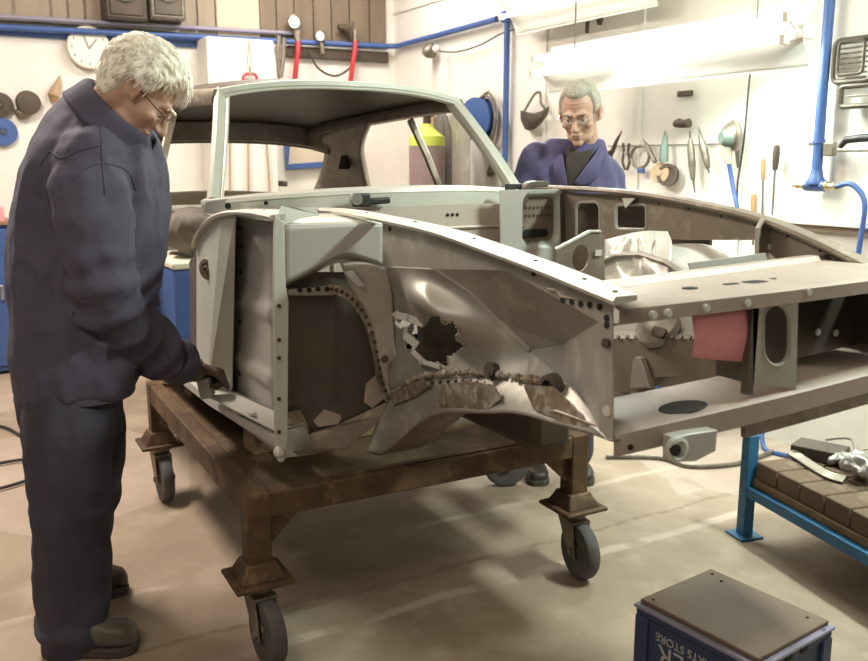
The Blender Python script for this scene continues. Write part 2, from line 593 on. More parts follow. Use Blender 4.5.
# ------------------------------------------------------------------ trolley under the shell
T0 = V(-0.66, -0.18, 0)
tr = thing('trolley', 'rusty steel trolley on castors carrying the bare car shell', 'trolley', T0)
ZD = 0.495
TX0, TX1, TY0, TY1 = -1.385, 0.05, -0.765, 0.405
for nm, lo, hi in (('front_rail', (TX1 - 0.06, TY0 + 0.05, ZD - 0.075), (TX1, TY1 - 0.05, ZD)),
                   ('rear_rail', (TX0, TY0 + 0.05, ZD - 0.075), (TX0 + 0.06, TY1 - 0.05, ZD)),
                   ('side_rail', (TX0, TY0, ZD - 0.08), (TX1, TY0 + 0.055, ZD)),
                   ('side_rail', (TX0, TY1 - 0.055, ZD - 0.08), (TX1, TY1, ZD))):
    MB().box(lo, hi).build(nm, M['rust'], tr, bevel=0.006)
MB().box((TX0 + 0.05, TY0 + 0.05, ZD - 0.03), (TX1 - 0.05, TY1 - 0.05, ZD - 0.012)).build('deck', M['deck'], tr)
for x in (-0.95, -0.5):
    MB().box((x, TY0 + 0.05, ZD - 0.075), (x + 0.05, TY1 - 0.05, ZD - 0.03)).build('cross_rail', M['rust'], tr, bevel=0.004)
MB().bar([V(TX1 - 0.03, TY0 + 0.26, ZD - 0.001), V(TX1 - 0.03, TY1 - 0.10, ZD - 0.001)], 0.022, 0.012).build('welded_strip', M['rust'], tr)


def caster(pos, ang, zt, off=0.05, hgt=0.19):
    """Post, flared plate and a swivelled castor below. pos = post centre."""
    x, y = pos
    MB().box((x - 0.034, y - 0.034, 0.272), (x + 0.034, y + 0.034, zt + 0.004)).build('leg', M['rust'], tr, bevel=0.005)
    pl = MB()
    pl.box((x - 0.085, y - 0.085, 0.232), (x + 0.085, y + 0.085, 0.247))
    b0, b1 = 0.066, 0.042
    vs = [V(x + i * b0, y + j * b0, 0.245) for i, j in ((-1, -1), (1, -1), (1, 1), (-1, 1))] + [V(x + i * b1, y + j * b1, 0.295) for i, j in ((-1, -1), (1, -1), (1, 1), (-1, 1))]
    pl.add(vs, [(3, 2, 1, 0), (4, 5, 6, 7), (0, 1, 5, 4), (1, 2, 6, 5), (2, 3, 7, 6), (3, 0, 4, 7)])
    pl.build('castor_plate', M['rust'], tr, bevel=0.006)
    d = V(math.cos(ang), math.sin(ang), 0)
    ax = V(-d.y, d.x, 0)
    c = V(x, y, 0) + d * off
    R = 0.098
    fk = MB().disc((x, y, 0.222), (0, 0, 1), 0.052, 0.02).disc((x, y, 0.207), (0, 0, 1), 0.04, 0.02)
    fk.obox(V(x, y, 0.196) + d * 0.01, d * 0.05, ax * 0.034, V(0, 0, 0.005))
    for s in (-1, 1):
        a = V(x, y, 0.198) + ax * s * 0.032
        w0 = c + V(0, 0, R) + ax * s * 0.032
        fk.add([a - d * 0.042 - ax * 0.003, a + d * 0.055 - ax * 0.003, w0 + d * 0.02 - ax * 0.003 - V(0, 0, 0.02), w0 - d * 0.02 - ax * 0.003 - V(0, 0, 0.02),
                a - d * 0.042 + ax * 0.003, a + d * 0.055 + ax * 0.003, w0 + d * 0.02 + ax * 0.003 - V(0, 0, 0.02), w0 - d * 0.02 + ax * 0.003 - V(0, 0, 0.02)],
               [(3, 2, 1, 0), (4, 5, 6, 7), (0, 1, 5, 4), (1, 2, 6, 5), (2, 3, 7, 6), (3, 0, 4, 7)])
        fk.disc(w0 + ax * s * 0.006, ax, 0.013, 0.012, 6)
    f = fk.build('castor_fork', M['zinc'], tr, bevel=0.002)
    wc = c + V(0, 0, R)
    MB().lathe(wc, ax, [(-0.021, 0.05), (-0.024, R * 0.78), (-0.022, R * 0.93), (-0.012, R * 0.995), (0.012, R * 0.995), (0.022, R * 0.93), (0.024, R * 0.78), (0.021, 0.05)], 36).build('castor_wheel', M['rubber'], f)
    MB().lathe(wc, ax, [(-0.024, 0.012), (-0.026, 0.03), (-0.017, 0.036), (-0.017, R * 0.72), (0.017, R * 0.72), (0.017, 0.036), (0.026, 0.03), (0.024, 0.012)], 24).build('wheel_hub', M['dark_steel'], f)


LF, RF, LR, RR = (TX1 - 0.031, TY0 + 0.031), (TX1 - 0.031, TY1 - 0.031), (TX0 + 0.031, TY0 + 0.031), (TX0 + 0.031, TY1 - 0.031)
caster(LF, math.radians(4), ZD, 0.06)
caster(RF, math.radians(-6), ZD, 0.055)
caster(LR, math.radians(2), ZD, 0.05)
caster(RR, math.radians(120), ZD, 0.05)
caster((-0.80, 0.56), math.radians(65), 0.42, 0.06)
MB().box((-0.83, TY1 - 0.02, 0.405), (-0.77, 0.60, 0.455)).build('outrigger', M['rust'], tr, bevel=0.004)
# corner gussets
for (x, y, s) in ((TX1 - 0.03, TY0 + 0.06, 1), (TX1 - 0.03, TY1 - 0.06, -1)):
    MB().plate([V(x, y, ZD - 0.075), V(x, y + s * 0.10, ZD - 0.075), V(x, y, ZD - 0.17)], t=0.012).build('gusset', M['rust'], tr)

tr.rotation_euler = (0, 0, -0.03)
tr.location = T0 + V(-0.002, 0.020, 0)

# timber blocks between deck and shell
def block(lo, hi, label):
    b = MB().box(lo, hi).build('timber_block', M['wood'], bevel=0.004)
    return tag(b, label, 'block', None)
zb = ZD - 0.0115
block((-0.42, -0.63, zb), (-0.32, -0.15, 0.567), 'timber block under the near sill behind its front corner, on the trolley deck')
block((-1.20, -0.62, zb), (-1.10, -0.32, 0.567), 'timber block on the deck at the rear end of the trolley, under the near sill')
block((-1.20, 0.16, zb), (-1.10, 0.36, 0.567), 'timber block on the rear right end of the trolley deck under the shell floor')

# ------------------------------------------------------------------ car shell
car = thing('car_shell', 'bare steel coupe body shell under restoration, without doors or wings, on rusty trolley', 'car', (-0.9, 0.05, 0.57))
PN = lambda px, py: online(px, py, 0.03, -0.35, 1.08, -0.42)      # plane of the near inner wing


def P(nm, mb, m, **k):
    return mb.build(nm, M[m], car, **k)


# --- roof
def roof_pt(u, v, dz=0.0):
    """u 0..1 from screen header to back-light header, v -1..1 across."""
    x = -0.95 - 1.62 * u
    hw = 0.50 + 0.11 * math.sin(PI * min(u * 1.15, 1.0)) + 0.015 * u
    zc = 1.688 + 0.075 * math.sin(PI * (u * 0.80 + 0.02)) - 0.125 * u * u
    ze = 1.648 + 0.02 * math.sin(PI * u) - 0.075 * u ** 1.6
    k = abs(v) ** 2.6
    return V(x + 0.035 * (1 - v * v) * (1 if u < 0.02 else 1 - u), hw * v, zc * (1 - k) + ze * k + dz)

nu, nvv = 22, 24
mb = MB()
gr = [roof_pt(i / nu, j / nvv * 2 - 1) for i in range(nu + 1) for j in range(nvv + 1)]
mb.add(gr, [(i * (nvv + 1) + j, i * (nvv + 1) + j + 1, (i + 1) * (nvv + 1) + j + 1, (i + 1) * (nvv + 1) + j) for i in range(nu) for j in range(nvv)])
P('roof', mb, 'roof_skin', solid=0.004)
# header over the windscreen, rounded at the corners into the pillars
hdr = [roof_pt(0, j / 20 * 2 - 1, -0.012) for j in range(21)]
P('windscreen_header', MB().sweep(hdr, [(-0.022, -0.017), (0.014, -0.017), (0.022, -0.004), (0.02, 0.012), (-0.012, 0.017), (-0.024, 0.008)]), 'primer_green')
P('header_lip', MB().tube([p + V(0.024, 0, -0.014) for p in hdr], 0.005, 8), 'primer_green')
rh = [roof_pt(1, j / 20 * 2 - 1, -0.05) for j in range(21)]
rh = [V(-2.40, -0.565, 1.49)] + rh + [V(-2.40, 0.565, 1.49)]
P('rear_header', MB().bar(rh, 0.05, 0.105, up=(0, 0, 1)), 'old_steel', bevel=0.008)
P('rear_header_lip', MB().tube([p + V(-0.02, 0, -0.055) for p in rh], 0.008, 8), 'dark_brown')
for s in (-1, 1):
    rail = [roof_pt(i / 14, s, -0.022) for i in range(15)]
    P('cant_rail', MB().sweep(rail, [(-0.03, -0.03), (0.03, -0.03), (0.034, 0.0), (0.02, 0.024), (-0.02, 0.024), (-0.034, 0.0)], up=(0, 0, 1)), 'old_steel')
    # A pillar
    base = V(-0.665, s * 0.615, 1.265)
    top = V(-0.965, s * 0.485, 1.640)
    pil = curve_pts([base, base * 0.66 + top * 0.34 + V(0.012, 0, 0.004), base * 0.3 + top * 0.7 + V(0.012, 0, 0.003), top], 5)
    P('windscreen_pillar', MB().sweep(pil, [(-0.024, -0.02), (0.016, -0.022), (0.026, -0.006), (0.022, 0.018), (-0.018, 0.022), (-0.028, 0.004)], up=(1, 0, 0.4)), 'primer_green')
    P('pillar_lip', MB().tube([p + V(0.02, -s * 0.018, 0.004) for p in pil], 0.006, 8), 'bright')
    # quarter-light bar between door glass and rear side glass
    qt, qb = V(-1.44, s * 0.545, 1.585), V(-1.33, s * 0.655, 1.245)
    P('quarter_bar', MB().bar([qt, qt * 0.5 + qb * 0.5 + V(0, s * 0.006, 0), qb], 0.03, 0.022, up=(1, 0, 0)), 'cream' if s < 0 else 'old_steel', bevel=0.004)
    # C pillar panel
    rows = [[V(-1.92, s * 0.578, 1.60), V(-2.1, s * 0.565, 1.59), V(-2.42, s * 0.52, 1.545)],
            [V(-2.08, s * 0.60, 1.47), V(-2.22, s * 0.595, 1.46), V(-2.48, s * 0.565, 1.44)],
            [V(-2.12, s * 0.64, 1.33), V(-2.32, s * 0.635, 1.32), V(-2.66, s * 0.60, 1.30)],
            [V(-2.14, s * 0.68, 1.20), V(-2.45, s * 0.68, 1.19), V(-2.9, s * 0.64, 1.19)]]
    P('rear_pillar', MB().patch(rows, 6, 5), 'old_steel', solid=0.03)
    P('pillar_slot', MB().plate(rrect(V(-2.27, s * 0.592, 1.40), V(0.03, s * 0.003, 0), V(-0.012, s * 0.02, 0.05), 0.3), t=0.036, nrm=(0, 1, 0)), 'hole')
    # lower edge of the side glass
    P('waist_rail', MB().bar(curve_pts([V(-1.25, s * 0.675, 1.235), V(-1.7, s * 0.69, 1.235), V(-2.25, s * 0.675, 1.235)], 5), 0.05, 0.03, up=(0, 0, 1)) if s > 0 else
      MB().bar(curve_pts([V(-1.95, s * 0.68, 1.235), V(-2.25, s * 0.675, 1.235)], 5), 0.05, 0.03, up=(0, 0, 1)), 'steel', bevel=0.006)

# --- scuttle
def scut(t, dx=0.0, dz=0.0):
    k = 1 - t * t
    return V(-0.665 + 0.17 * k + dx, 0.65 * t, 1.262 + 0.030 * k + 0.010 * (t + 1) / 2 + dz)
sc = [scut(i / 15 - 1) for i in range(31)]
P('scuttle', MB().sweep(sc, [(-0.07, -0.014), (0.05, -0.016), (0.062, -0.004), (0.055, 0.008), (-0.06, 0.014), (-0.075, 0.004)], up=(0, 0, 1)), 'bright')
fr = [scut(i / 15 - 1, 0.06, -0.035) for i in range(31)]
P('scuttle_front', MB().bar(fr, 0.012, 0.055, up=(0, 0, 1)), 'primer_green')
# near end panel of the scuttle with two holes
pa = [on('x', 206, 203, -0.60), on('x', 230, 199, -0.58), on('x', 286, 199, -0.52), on('x', 284, 212, -0.50), on('x', 250, 213, -0.53), on('x', 212, 217, -0.56), on('x', 204, 214, -0.60)]
P('scuttle_end', MB().plate(pa, [], 0.01), 'steel')
for px, py, r in ((228, 206, 0.010), (266, 203, 0.007)):
    P('drain_hole', MB().disc(on('x', px, py, -0.515 if px > 240 else -0.535), (1, -0.4, 0), r, 0.006, 14), 'hole')

# --- bulkhead across the car, with pressed panels
YB0, YB1, XF = -0.40, 0.47, -0.42
P('firewall', MB().box((XF - 0.006, YB0, 0.66), (XF, YB1, 1.245)), 'firewall')
for (ya, yb, za, zb_) in ((0.05, 0.40, 1.02, 1.165), (-0.30, 0.0, 0.95, 1.165)):
    mb = MB()
    lp = rrect(V(XF + 0.004, (ya + yb) / 2, (za + zb_) / 2), V(0, (yb - ya) / 2, 0), V(0, 0, (zb_ - za) / 2), 0.3)
    mb.tube(lp, 0.006, 6, closed=True)
    P('pressed_bead', mb, 'firewall')
mb = MB()
for (y, z) in ((0.415, 1.215), (0.415, 1.16), (0.415, 1.10), (0.14, 1.21), (0.16, 1.21), (0.18, 1.21), (-0.1, 1.2)):
    mb.disc((XF, y, z), (1, 0, 0), 0.006, 0.006, 10)
stuff(P('bolt_hole', mb, 'hole'))
# bonnet hinges: near one small, far one with a curved arm
a = on('x', 353, 199, -0.36)
hb = P('hinge_block', MB().obox(on('x', 361, 200, -0.40), V(0.015, 0, 0), V(0, 0.03, 0), V(0, 0, 0.022)).obox(on('x', 376, 201, -0.40), V(0.012, 0, 0), V(0, 0.05, 0.002), V(0, 0, 0.011)), 'black', bevel=0.006)
MB().disc(on('x', 356, 199, -0.385), (1, 0, 0), 0.02, 0.02, 14).build('hinge_pin', M['chrome'], hb)
arm = [on('x', px, py, -0.37) for px, py in ((546, 184), (532, 184), (526, 187), (524, 196), (520, 207), (515, 217))]
P('hinge_arm', MB().bar(curve_pts(arm, 4), 0.022, 0.035, up=(1, 0, 0)), 'dark_steel', bevel=0.004)
hb = P('hinge_block', MB().obox(on('x', 514, 192, -0.40), V(0.012, 0, 0), V(0, 0.035, 0), V(0, 0, 0.03)).obox(on('x', 514, 205, -0.40), V(0.01, 0, 0), V(0, 0.012, 0), V(0, 0, 0.06)), 'black', bevel=0.004)
for px in (509, 519):
    MB().disc(on('x', px, 194, -0.385), (1, 0, 0), 0.014, 0.02, 12).build('hinge_bolt', M['chrome'], hb)

# --- near footwell box: its front face closes the wheel arch behind
top = [on('x', 285, 225, 0), on('x', 318, 225, 0), on('x', 350, 224, 0), on('x', 384, 224, 0)]
mid = [on('x', 285, 258, 0), on('x', 318, 246, 0.0), on('x', 350, 240, 0), on('x', 384, 244, 0)]
bot = [on('x', 285, 283, 0), on('x', 318, 267, 0.0), on('x', 347, 254, 0), on('x', 383, 265, 0)]
P('footwell_box', MB().patch([top, mid, bot], 6, 5), 'primer', solid=0.003)
rf = [V(-0.30, p.y + 0.015, p.z + 0.012) for p in top]
P('footwell_top', MB().patch([rf, top], 5, 3), 'bright', solid=0.003)
und = [p + V(-0.035, 0.0, -0.018) for p in bot]
und2 = [p + V(-0.10, 0.02, -0.035) for p in bot]
P('arch_roof', MB().patch([bot, und, und2], 6, 4), 'steel', solid=0.003)
# recess under it, its shade put into the dark steel colour
rc = [on('x', 280, 272, -0.06), on('x', 345, 272, -0.06), on('x', 372, 290, -0.04), on('x', 388, 330, -0.03), on('x', 396, 400, -0.03), on('x', 332, 452, -0.06), on('x', 280, 452, -0.06)]
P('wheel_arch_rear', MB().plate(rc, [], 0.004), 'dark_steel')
P('arch_step', MB().plate([on('x', 287, 289, -0.03), on('x', 331, 286, -0.03), on('x', 345, 290, -0.03), on('x', 331, 295, -0.03), on('x', 287, 295, -0.03)], [], 0.03), 'steel', bevel=0.003)
mb = MB()
for px, py in ((300, 290), (309, 290), (318, 289), (327, 289)):
    mb.disc(on('x', px, py, -0.012), (1, 0, 0), 0.007, 0.006, 10)
stuff(P('bolt_hole', mb, 'hole'))
# pressed ribs in the recess
for px in (334, 345, 356):
    a, b = on('x', px, 305, -0.05), on('x', px, 400, -0.05)
    P('pressed_rib', MB().sweep([a, b], [(-0.016, 0), (-0.010, 0.008), (0.010, 0.008), (0.016, 0)], up=(1, 0, 0)), 'dark_steel')
# toe board ledges and patches of painted light low in the recess
P('toe_board', MB().plate([on('x', 286, 448, -0.02), on('x', 302, 436, -0.03), on('x', 340, 424, -0.04), on('x', 390, 401, -0.02), on('x', 385, 416, 0.0), on('x', 345, 449, 0.02), on('x', 300, 455, 0.02)], [], 0.004), 'old_steel')
P('toe_patch', MB().plate([on('x', 287, 412, -0.035), on('x', 300, 410, -0.035), on('x', 307, 424, -0.03), on('x', 309, 437, -0.02), on('x', 300, 447, -0.02), on('x', 287, 449, -0.02)], [], 0.008), 'weld')
P('lit_toe_patch', MB().plate([on('x', 313, 421, -0.05), on('x', 332, 400, -0.05), on('x', 341, 418, -0.045), on('x', 338, 424, -0.04), on('x', 318, 427, -0.04)], [], 0.006), 'tan_primer')  # light falling into the recess, built as a paler plate
P('lit_toe_patch', MB().plate([on('x', 364, 402, -0.035), on('x', 366, 384, -0.035), on('x', 376, 375, -0.032), on('x', 384, 398, -0.03), on('x', 372, 408, -0.03)], [], 0.006), 'tan_primer')  # second patch of painted light, paler than the recess
# spot-welded flange round the arch
arc = curve_pts([on('x', px, py, -0.012) for px, py in ((328, 288), (344, 293), (359, 307), (370, 328), (377, 356), (381, 380), (389, 400))], 6)
P('arch_flange', MB().bar(arc, 0.026, 0.005, up=(1, 0.15, 0)), 'weld')
mb = MB()
for i in range(1, len(arc), 2):
    mb.disc(arc[i] + V(0.004, 0, 0), (1, 0, 0), 0.0055, 0.004, 8)
stuff(P('spot_welds', mb, 'dark_brown'))

# --- near inner wing: outer band, wheel tub, closing panel and nose flange as one pressed sheet
def Q(px, py, d=0.0):
    p = PN(px, py)
    if d:
        r = (p - CAM).normalized()
        p = p + r * (d / max(0.25, abs(r.y)))
    return p
nv = {
    'a0': Q(383, 222), 'a1': Q(440, 232), 'a2': Q(500, 253), 'a3': Q(560, 277), 'a4': Q(601, 296), 'a5': Q(613, 302),
    'b0': Q(383, 268), 'b1': Q(437, 269), 'b2': Q(506, 270), 'b3': Q(556, 297), 'b4': Q(600, 322),
    'n0': Q(600, 431), 'n1': Q(613, 440),
    'c': Q(562, 345, 0.13), 'd': Q(530, 350, 0.13), 'e': Q(565, 381, 0.12), 'f': Q(527, 377, 0.11),
    'k1': Q(470, 291, 0.055), 'k2': Q(500, 321, 0.095), 'g': Q(604, 434, 0.01),
    's0': Q(390, 390, 0.02), 's1': Q(430, 375, 0.05), 's2': Q(490, 376, 0.08),
}
mb = MB()
ix = {k: i for i, k in enumerate(nv)}
F = lambda *ks: tuple(ix[k] for k in ks)
fs = [F('a0', 'b0', 'b1', 'a1'), F('a1', 'b1', 'b2', 'a2'), F('a2', 'b2', 'b3', 'a3'), F('a3', 'b3', 'b4', 'a4'), F('a4', 'b4', 'a5'),
      F('b1', 'k1', 'b2'), F('k1', 'k2', 'b2'), F('k2', 'd', 'c'), F('k2', 'c', 'b2'), F('b2', 'c', 'b3'), F('b3', 'c', 'b4'), F('d', 'f', 'e', 'c'), F('c', 'e', 'n0', 'b4'),
      F('a5', 'b4', 'n0', 'n1'), F('e', 'g', 'n0')]
mb.add(list(nv.values()), fs)
P('inner_wing', mb, 'steel', solid=0.003, smooth=False)
# crease between tub and closing panel
P('panel_seam', MB().bar([Q(437, 269, -0.002), Q(470, 291, 0.052), Q(500, 321, 0.092), Q(530, 350, 0.127)], 0.010, 0.006, up=(0, -1, 0.3)), 'steel')
# wheel tub with damper bulge
tub = [[Q(384, 266, 0.0), Q(400, 267, 0.0), Q(420, 268, 0.0), Q(437, 269, 0.0)],
       [Q(386, 290, 0.03), Q(408, 290, 0.045), Q(435, 290, 0.05), Q(470, 291, 0.055)],
       [Q(388, 315, 0.05), Q(412, 318, 0.06), Q(455, 320, 0.075), Q(500, 321, 0.095)],
       [Q(389, 345, 0.05), Q(418, 350, 0.07), Q(470, 350, 0.09), Q(530, 350, 0.13)],
       [Q(390, 390, 0.02), Q(430, 375, 0.05), Q(490, 376, 0.08), Q(527, 377, 0.11)]]
def dome(u, v):
    g = math.exp(-(((u - 0.66 - 0.35 * (v - 0.3)) / 0.27) ** 2 + ((v - 0.38) / 0.26) ** 2))
    return V(0.012, -0.085, 0.012) * g * min(1.0, (1 - u) * 4)
# the torn hole: leave faces out round its middle
mb = MB()
mb.patch(tub, 26, 18, dome)
hc = [(434, 342)]
def proj2(p):
    d = p - CAM
    z = d.dot(VF)
    return W / 2 + FPX * d.dot(RT) / z, HH / 2 - FPX * d.dot(VU) / z
keep = []
for f in mb.f:
    c = sum((mb.v[i] for i in f), Vector()) / len(f)
    x, y = proj2(c)
    jag = 1 + 0.14 * math.sin(7 * math.atan2(y - 342, x - 434)) + 0.07 * math.sin(13 * math.atan2(y - 342, x - 434))
    inside = ((x - 435) / (25 * jag)) ** 2 + ((y - 341) / (23 * jag)) ** 2 < 1 or ((x - 403) / 9) ** 2 + ((y - 322) / 6) ** 2 < 1
    if not inside:
        keep.append(f)
mb.f = keep
P('wheel_tub', mb, 'steel', solid=0.004)
# torn edge metal round the hole
mb = MB()
for (x0, y0, x1, y1, w) in ((396, 317, 410, 318, 0.02), (405, 330, 418, 346, 0.022), (408, 318, 424, 324, 0.02), (414, 346, 424, 362, 0.014), (420, 362, 440, 367, 0.012), (398, 312, 400, 322, 0.012)):
    a, b = Q(x0, y0, 0.045), Q(x1, y1, 0.05)
    m_ = (a + b) / 2 + V(0.0, -0.018, 0.008)
    mb.bar([a, m_, b], w, 0.008, up=(0.2, -1, 0.2))
P('torn_edge', mb, 'bright', bevel=0.003)
# box added behind the hole so that it reads dark
P('hole_backing', MB().box((0.02, -0.235, 0.70), (0.62, -0.12, 1.10)), 'dark_brown', bevel=0.02)
# strut panel rolling from the arch into the tub
st = [[on('x', 340, 263, -0.02), on('x', 362, 262, 0.01), Q(386, 268, 0.0)],
      [on('x', 352, 292, -0.02), on('x', 372, 290, 0.01), Q(392, 292, 0.03)],
      [on('x', 371, 326, -0.015), on('x', 384, 325, 0.01), Q(394, 325, 0.05)],
      [on('x', 379, 362, -0.01), on('x', 388, 360, 0.01), Q(396, 356, 0.05)],
      [on('x', 389, 402, -0.01), on('x', 394, 398, 0.01), Q(400, 388, 0.03)]]
P('arch_panel', MB().patch(st, 6, 6), 'steel', solid=0.003)
P('stud_hole', MB().disc(Q(387, 358, 0.02) + V(0.01, -0.012, 0), (0.8, -0.6, 0), 0.011, 0.01, 14), 'dark_brown')
P('gusset_clip', MB().plate([on('x', 344, 272, 0.0), on('x', 352, 270, 0.0), on('x', 365, 286, 0.02), on('x', 357, 287, 0.01)], [], 0.006), 'primer')

# --- chassis leg below the tub
tp = [on('x', 389, 401, 0.0), Q(405, 391, 0.02), Q(430, 377, 0.03), Q(490, 375, 0.05), Q(527, 378, 0.06), Q(565, 382, 0.06), Q(590, 410, 0.03), Q(606, 436, 0.0)]
bt = [on('x', 366, 452, 0.0), Q(384, 453, 0.0), Q(430, 417, 0.0), Q(490, 413, 0.0), Q(520, 414, 0.0), Q(560, 425, 0.0), Q(590, 433, 0.0), Q(613, 441, 0.0)]
P('chassis_leg', MB().patch([tp, [(a + b) / 2 + V(0, -0.006, 0) for a, b in zip(tp, bt)], bt], 5, 6), 'weld' if False else 'steel', solid=0.004)
bi = [p + V(-0.01, 0.14, -0.004) for p in bt]
P('chassis_leg_base', MB().patch([bt, bi], 5, 2), 'old_steel', solid=0.004)
# weld seam and patches
seam = curve_pts([Q(393, 394, 0.02), Q(412, 381, 0.025), Q(430, 375, 0.03), Q(460, 372, 0.04), Q(490, 373, 0.05), Q(527, 378, 0.055), Q(562, 382, 0.055)], 8)
mb = MB()
for i, p in enumerate(seam):
    if i < len(seam) - 1:
        mb.ball(p + V(0, -0.010, 0) + V(random.uniform(-1, 1), random.uniform(-.5, .5), random.uniform(-1, 1)) * 0.002, random.uniform(0.006, 0.011), 4)
stuff(P('weld_beads', mb, 'weld'))
mb = MB()
for i in range(2, len(seam), 2):
    mb.disc(seam[i] + V(0.002, -0.013, -0.022), (0.15, -1, 0), 0.0045, 0.006, 8)
stuff(P('spot_welds', mb, 'dark_brown'))
for pts, m_ in ((((448, 384), (472, 380), (500, 384), (507, 398), (490, 412), (452, 413), (438, 412)), 'weld'),
                (((396, 392), (428, 378), (436, 384), (420, 396), (398, 404)), 'weld'),
                (((530, 384), (560, 386), (580, 404), (600, 430), (575, 424), (540, 408)), 'weld')):
    P('ground_patch', MB().plate([Q(x, y, 0.02) + V(0, -0.016, 0) for x, y in pts], [], 0.003), m_)
P('weld_nut', MB().disc(Q(497, 369, 0.05) + V(0, -0.015, 0), (0.1, -1, 0.2), 0.018, 0.02, 14).disc(Q(497, 374, 0.05) + V(0, -0.02, 0), (0.1, -1, 0.2), 0.009, 0.02, 12), 'dark_steel')
P('jack_point', MB().lathe(Q(558, 386, 0.05) + V(0, -0.01, 0), (0.1, -1, 0.1), [(0, 0.03), (0.02, 0.026), (0.022, 0.015), (0.01, 0.012)], 14), 'dark_steel')
# rivet holes along the front of the band
mb = MB()
for px, py in ((563, 300), (572, 302), (581, 304), (590, 305), (600, 307), (534, 263), (534, 273), (607, 318), (607, 325), (577, 283), (390, 229)):
    mb.disc(Q(px, py, -0.002), (0.06, -1, 0), 0.0065, 0.004, 10)
stuff(P('rivet_hole', mb, 'hole'))
P('flange_bolt', MB().disc(Q(607, 343, -0.004), (0.06, -1, 0), 0.009, 0.012, 10), 'dark_brown')
P('flange_hole', MB().disc(Q(607, 411, -0.003), (0.06, -1, 0), 0.010, 0.004, 12), 'bright')
# top flange of the near wing, bright folded edge
fl = [Q(310, 209), Q(345, 211), Q(385, 218), Q(440, 230), Q(500, 250), Q(560, 272), Q(600, 288), Q(627, 299)]
fl = curve_pts(fl, 5)
P('wing_flange', MB().sweep(fl, [(-0.022, -0.004), (0.026, -0.010), (0.030, -0.002), (0.024, 0.006), (-0.022, 0.006)], up=(0, 0, 1)), 'bright')
mb = MB()
for i in range(8, len(fl), 5):
    mb.disc(fl[i] + V(0.0, -0.004, 0.006), (0, 0, 1), 0.005, 0.004, 8)
stuff(P('rivet_hole', mb, 'hole'))

# --- hinge pillar, front flange and sill on the near side
yp = -0.66
hp = {'l0': on('y', 197, 392, yp), 'l1': on('y', 197, 250, yp), 'l2': on('y', 202, 232, yp), 'l3': on('y', 212, 218, yp), 'l4': on('y', 222, 213, yp),
      't': on('y', 235, 216, -0.645), 'b': on('y', 232, 394, -0.605), 'bc': on('y', 207, 394, -0.662)}
ix = {k: i for i, k in enumerate(hp)}
mb = MB().add(list(hp.values()), [F('l0', 'l1', 'l2', 'l3', 'l4', 't', 'bc'), F('t', 'b', 'bc')])
P('hinge_pillar', mb, 'primer_green', solid=0.004, smooth=False)
t2, b2 = on('y', 236, 216, -0.575), on('y', 233, 394, -0.575)
P('pillar_return', MB().plate([hp['t'], hp['b'], b2, t2], [], 0.003), 'primer')
c = on('y', 207, 269, yp - 0.004)
P('hinge_boss', MB().lathe(c, (0.45, -0.9, 0), [(0, 0.036), (0.004, 0.034), (0.006, 0.022), (0.002, 0.021), (0.002, 0.013), (0.012, 0.012), (0.013, 0.006), (0.006, 0.005)], 22), 'old_steel')
P('door_shut_face', MB().plate([on('y', 190, 262, -0.62), on('y', 197, 252, -0.65), on('y', 197, 392, -0.65), on('y', 191, 388, -0.62)], [], 0.006), 'dark_brown')
# ribbed footwell side
A, B_, C_, D_ = on('y', 229, 215, -0.575), on('y', 274, 222, -0.575), on('y', 278, 440, -0.575), on('y', 226, 396, -0.575)
def ribs(u, v):
    k = 0
    for v0 in (0.42, 0.74):
        k += 0.012 / (1 + math.exp(-(v - v0 + 0.045) / 0.008)) * (1 / (1 + math.exp((v - v0 - 0.03) / 0.008)))
    return V(0, -k, 0)
P('footwell_side', MB().patch([[A, A * 0.5 + B_ * 0.5, B_], [D_, D_ * 0.5 + C_ * 0.5, C_]], 4, 60, ribs), 'primer', solid=0.003)
mb = MB()
for px, py in ((240, 228), (242, 246), (241, 272), (240, 322), (240, 374), (243, 306)):
    mb.disc(on('y', px, py, -0.578), (0, -1, 0), 0.006, 0.006, 10)
stuff(P('bolt_hole', mb, 'hole'))
# vertical flange closing the wheel arch
vf = [on('x', 274, 214, 0.0), on('x', 283, 222, 0.0), on('x', 285, 285, 0.0), on('x', 288, 300, 0), on('x', 287, 446, 0.0), on('x', 281, 461, 0.0), on('x', 275, 452, 0.0), on('x', 273, 300, 0.0)]
P('arch_edge_flange', MB().plate(vf, [], 0.012), 'primer_green', bevel=0.002)
mb = MB()
for py in (306, 340, 358, 399, 432):
    mb.disc(on('x', 279, py, 0.008), (1, 0, 0), 0.0055, 0.005, 10)
stuff(P('bolt_hole', mb, 'dark_brown'))
P('zinc_flap', MB().plate([on('x', 281, 206, -0.03), on('x', 296, 208, -0.03), on('x', 315, 207, -0.04), on('x', 319, 215, -0.04), on('x', 300, 218, -0.01), on('x', 283, 226, 0.0), on('x', 276, 231, 0.0), on('x', 276, 222, -0.01)], [], 0.004), 'primer_green')
# top lip over pillar and footwell
lip = curve_pts([on('y', 195, 246, -0.665), on('y', 201, 231, -0.665), on('y', 211, 220, -0.665), on('y', 223, 214, -0.66), on('y', 236, 212, -0.65), on('y', 256, 213, -0.64), on('x', 275, 217, 0.0)], 5)
P('wing_lip', MB().sweep(lip, [(-0.03, -0.004), (0.012, -0.008), (0.016, 0.0), (0.010, 0.006), (-0.03, 0.008)], up=(0, 0, 1)), 'bright')
P('pillar_top', MB().plate([on('y', 204, 214, -0.6), on('y', 212, 216, -0.63), on('y', 235, 212, -0.62), on('y', 273, 216, -0.60), on('y', 280, 210, -0.55), on('y', 250, 209, -0.52), on('y', 214, 210, -0.52)], [], 0.004), 'bright')
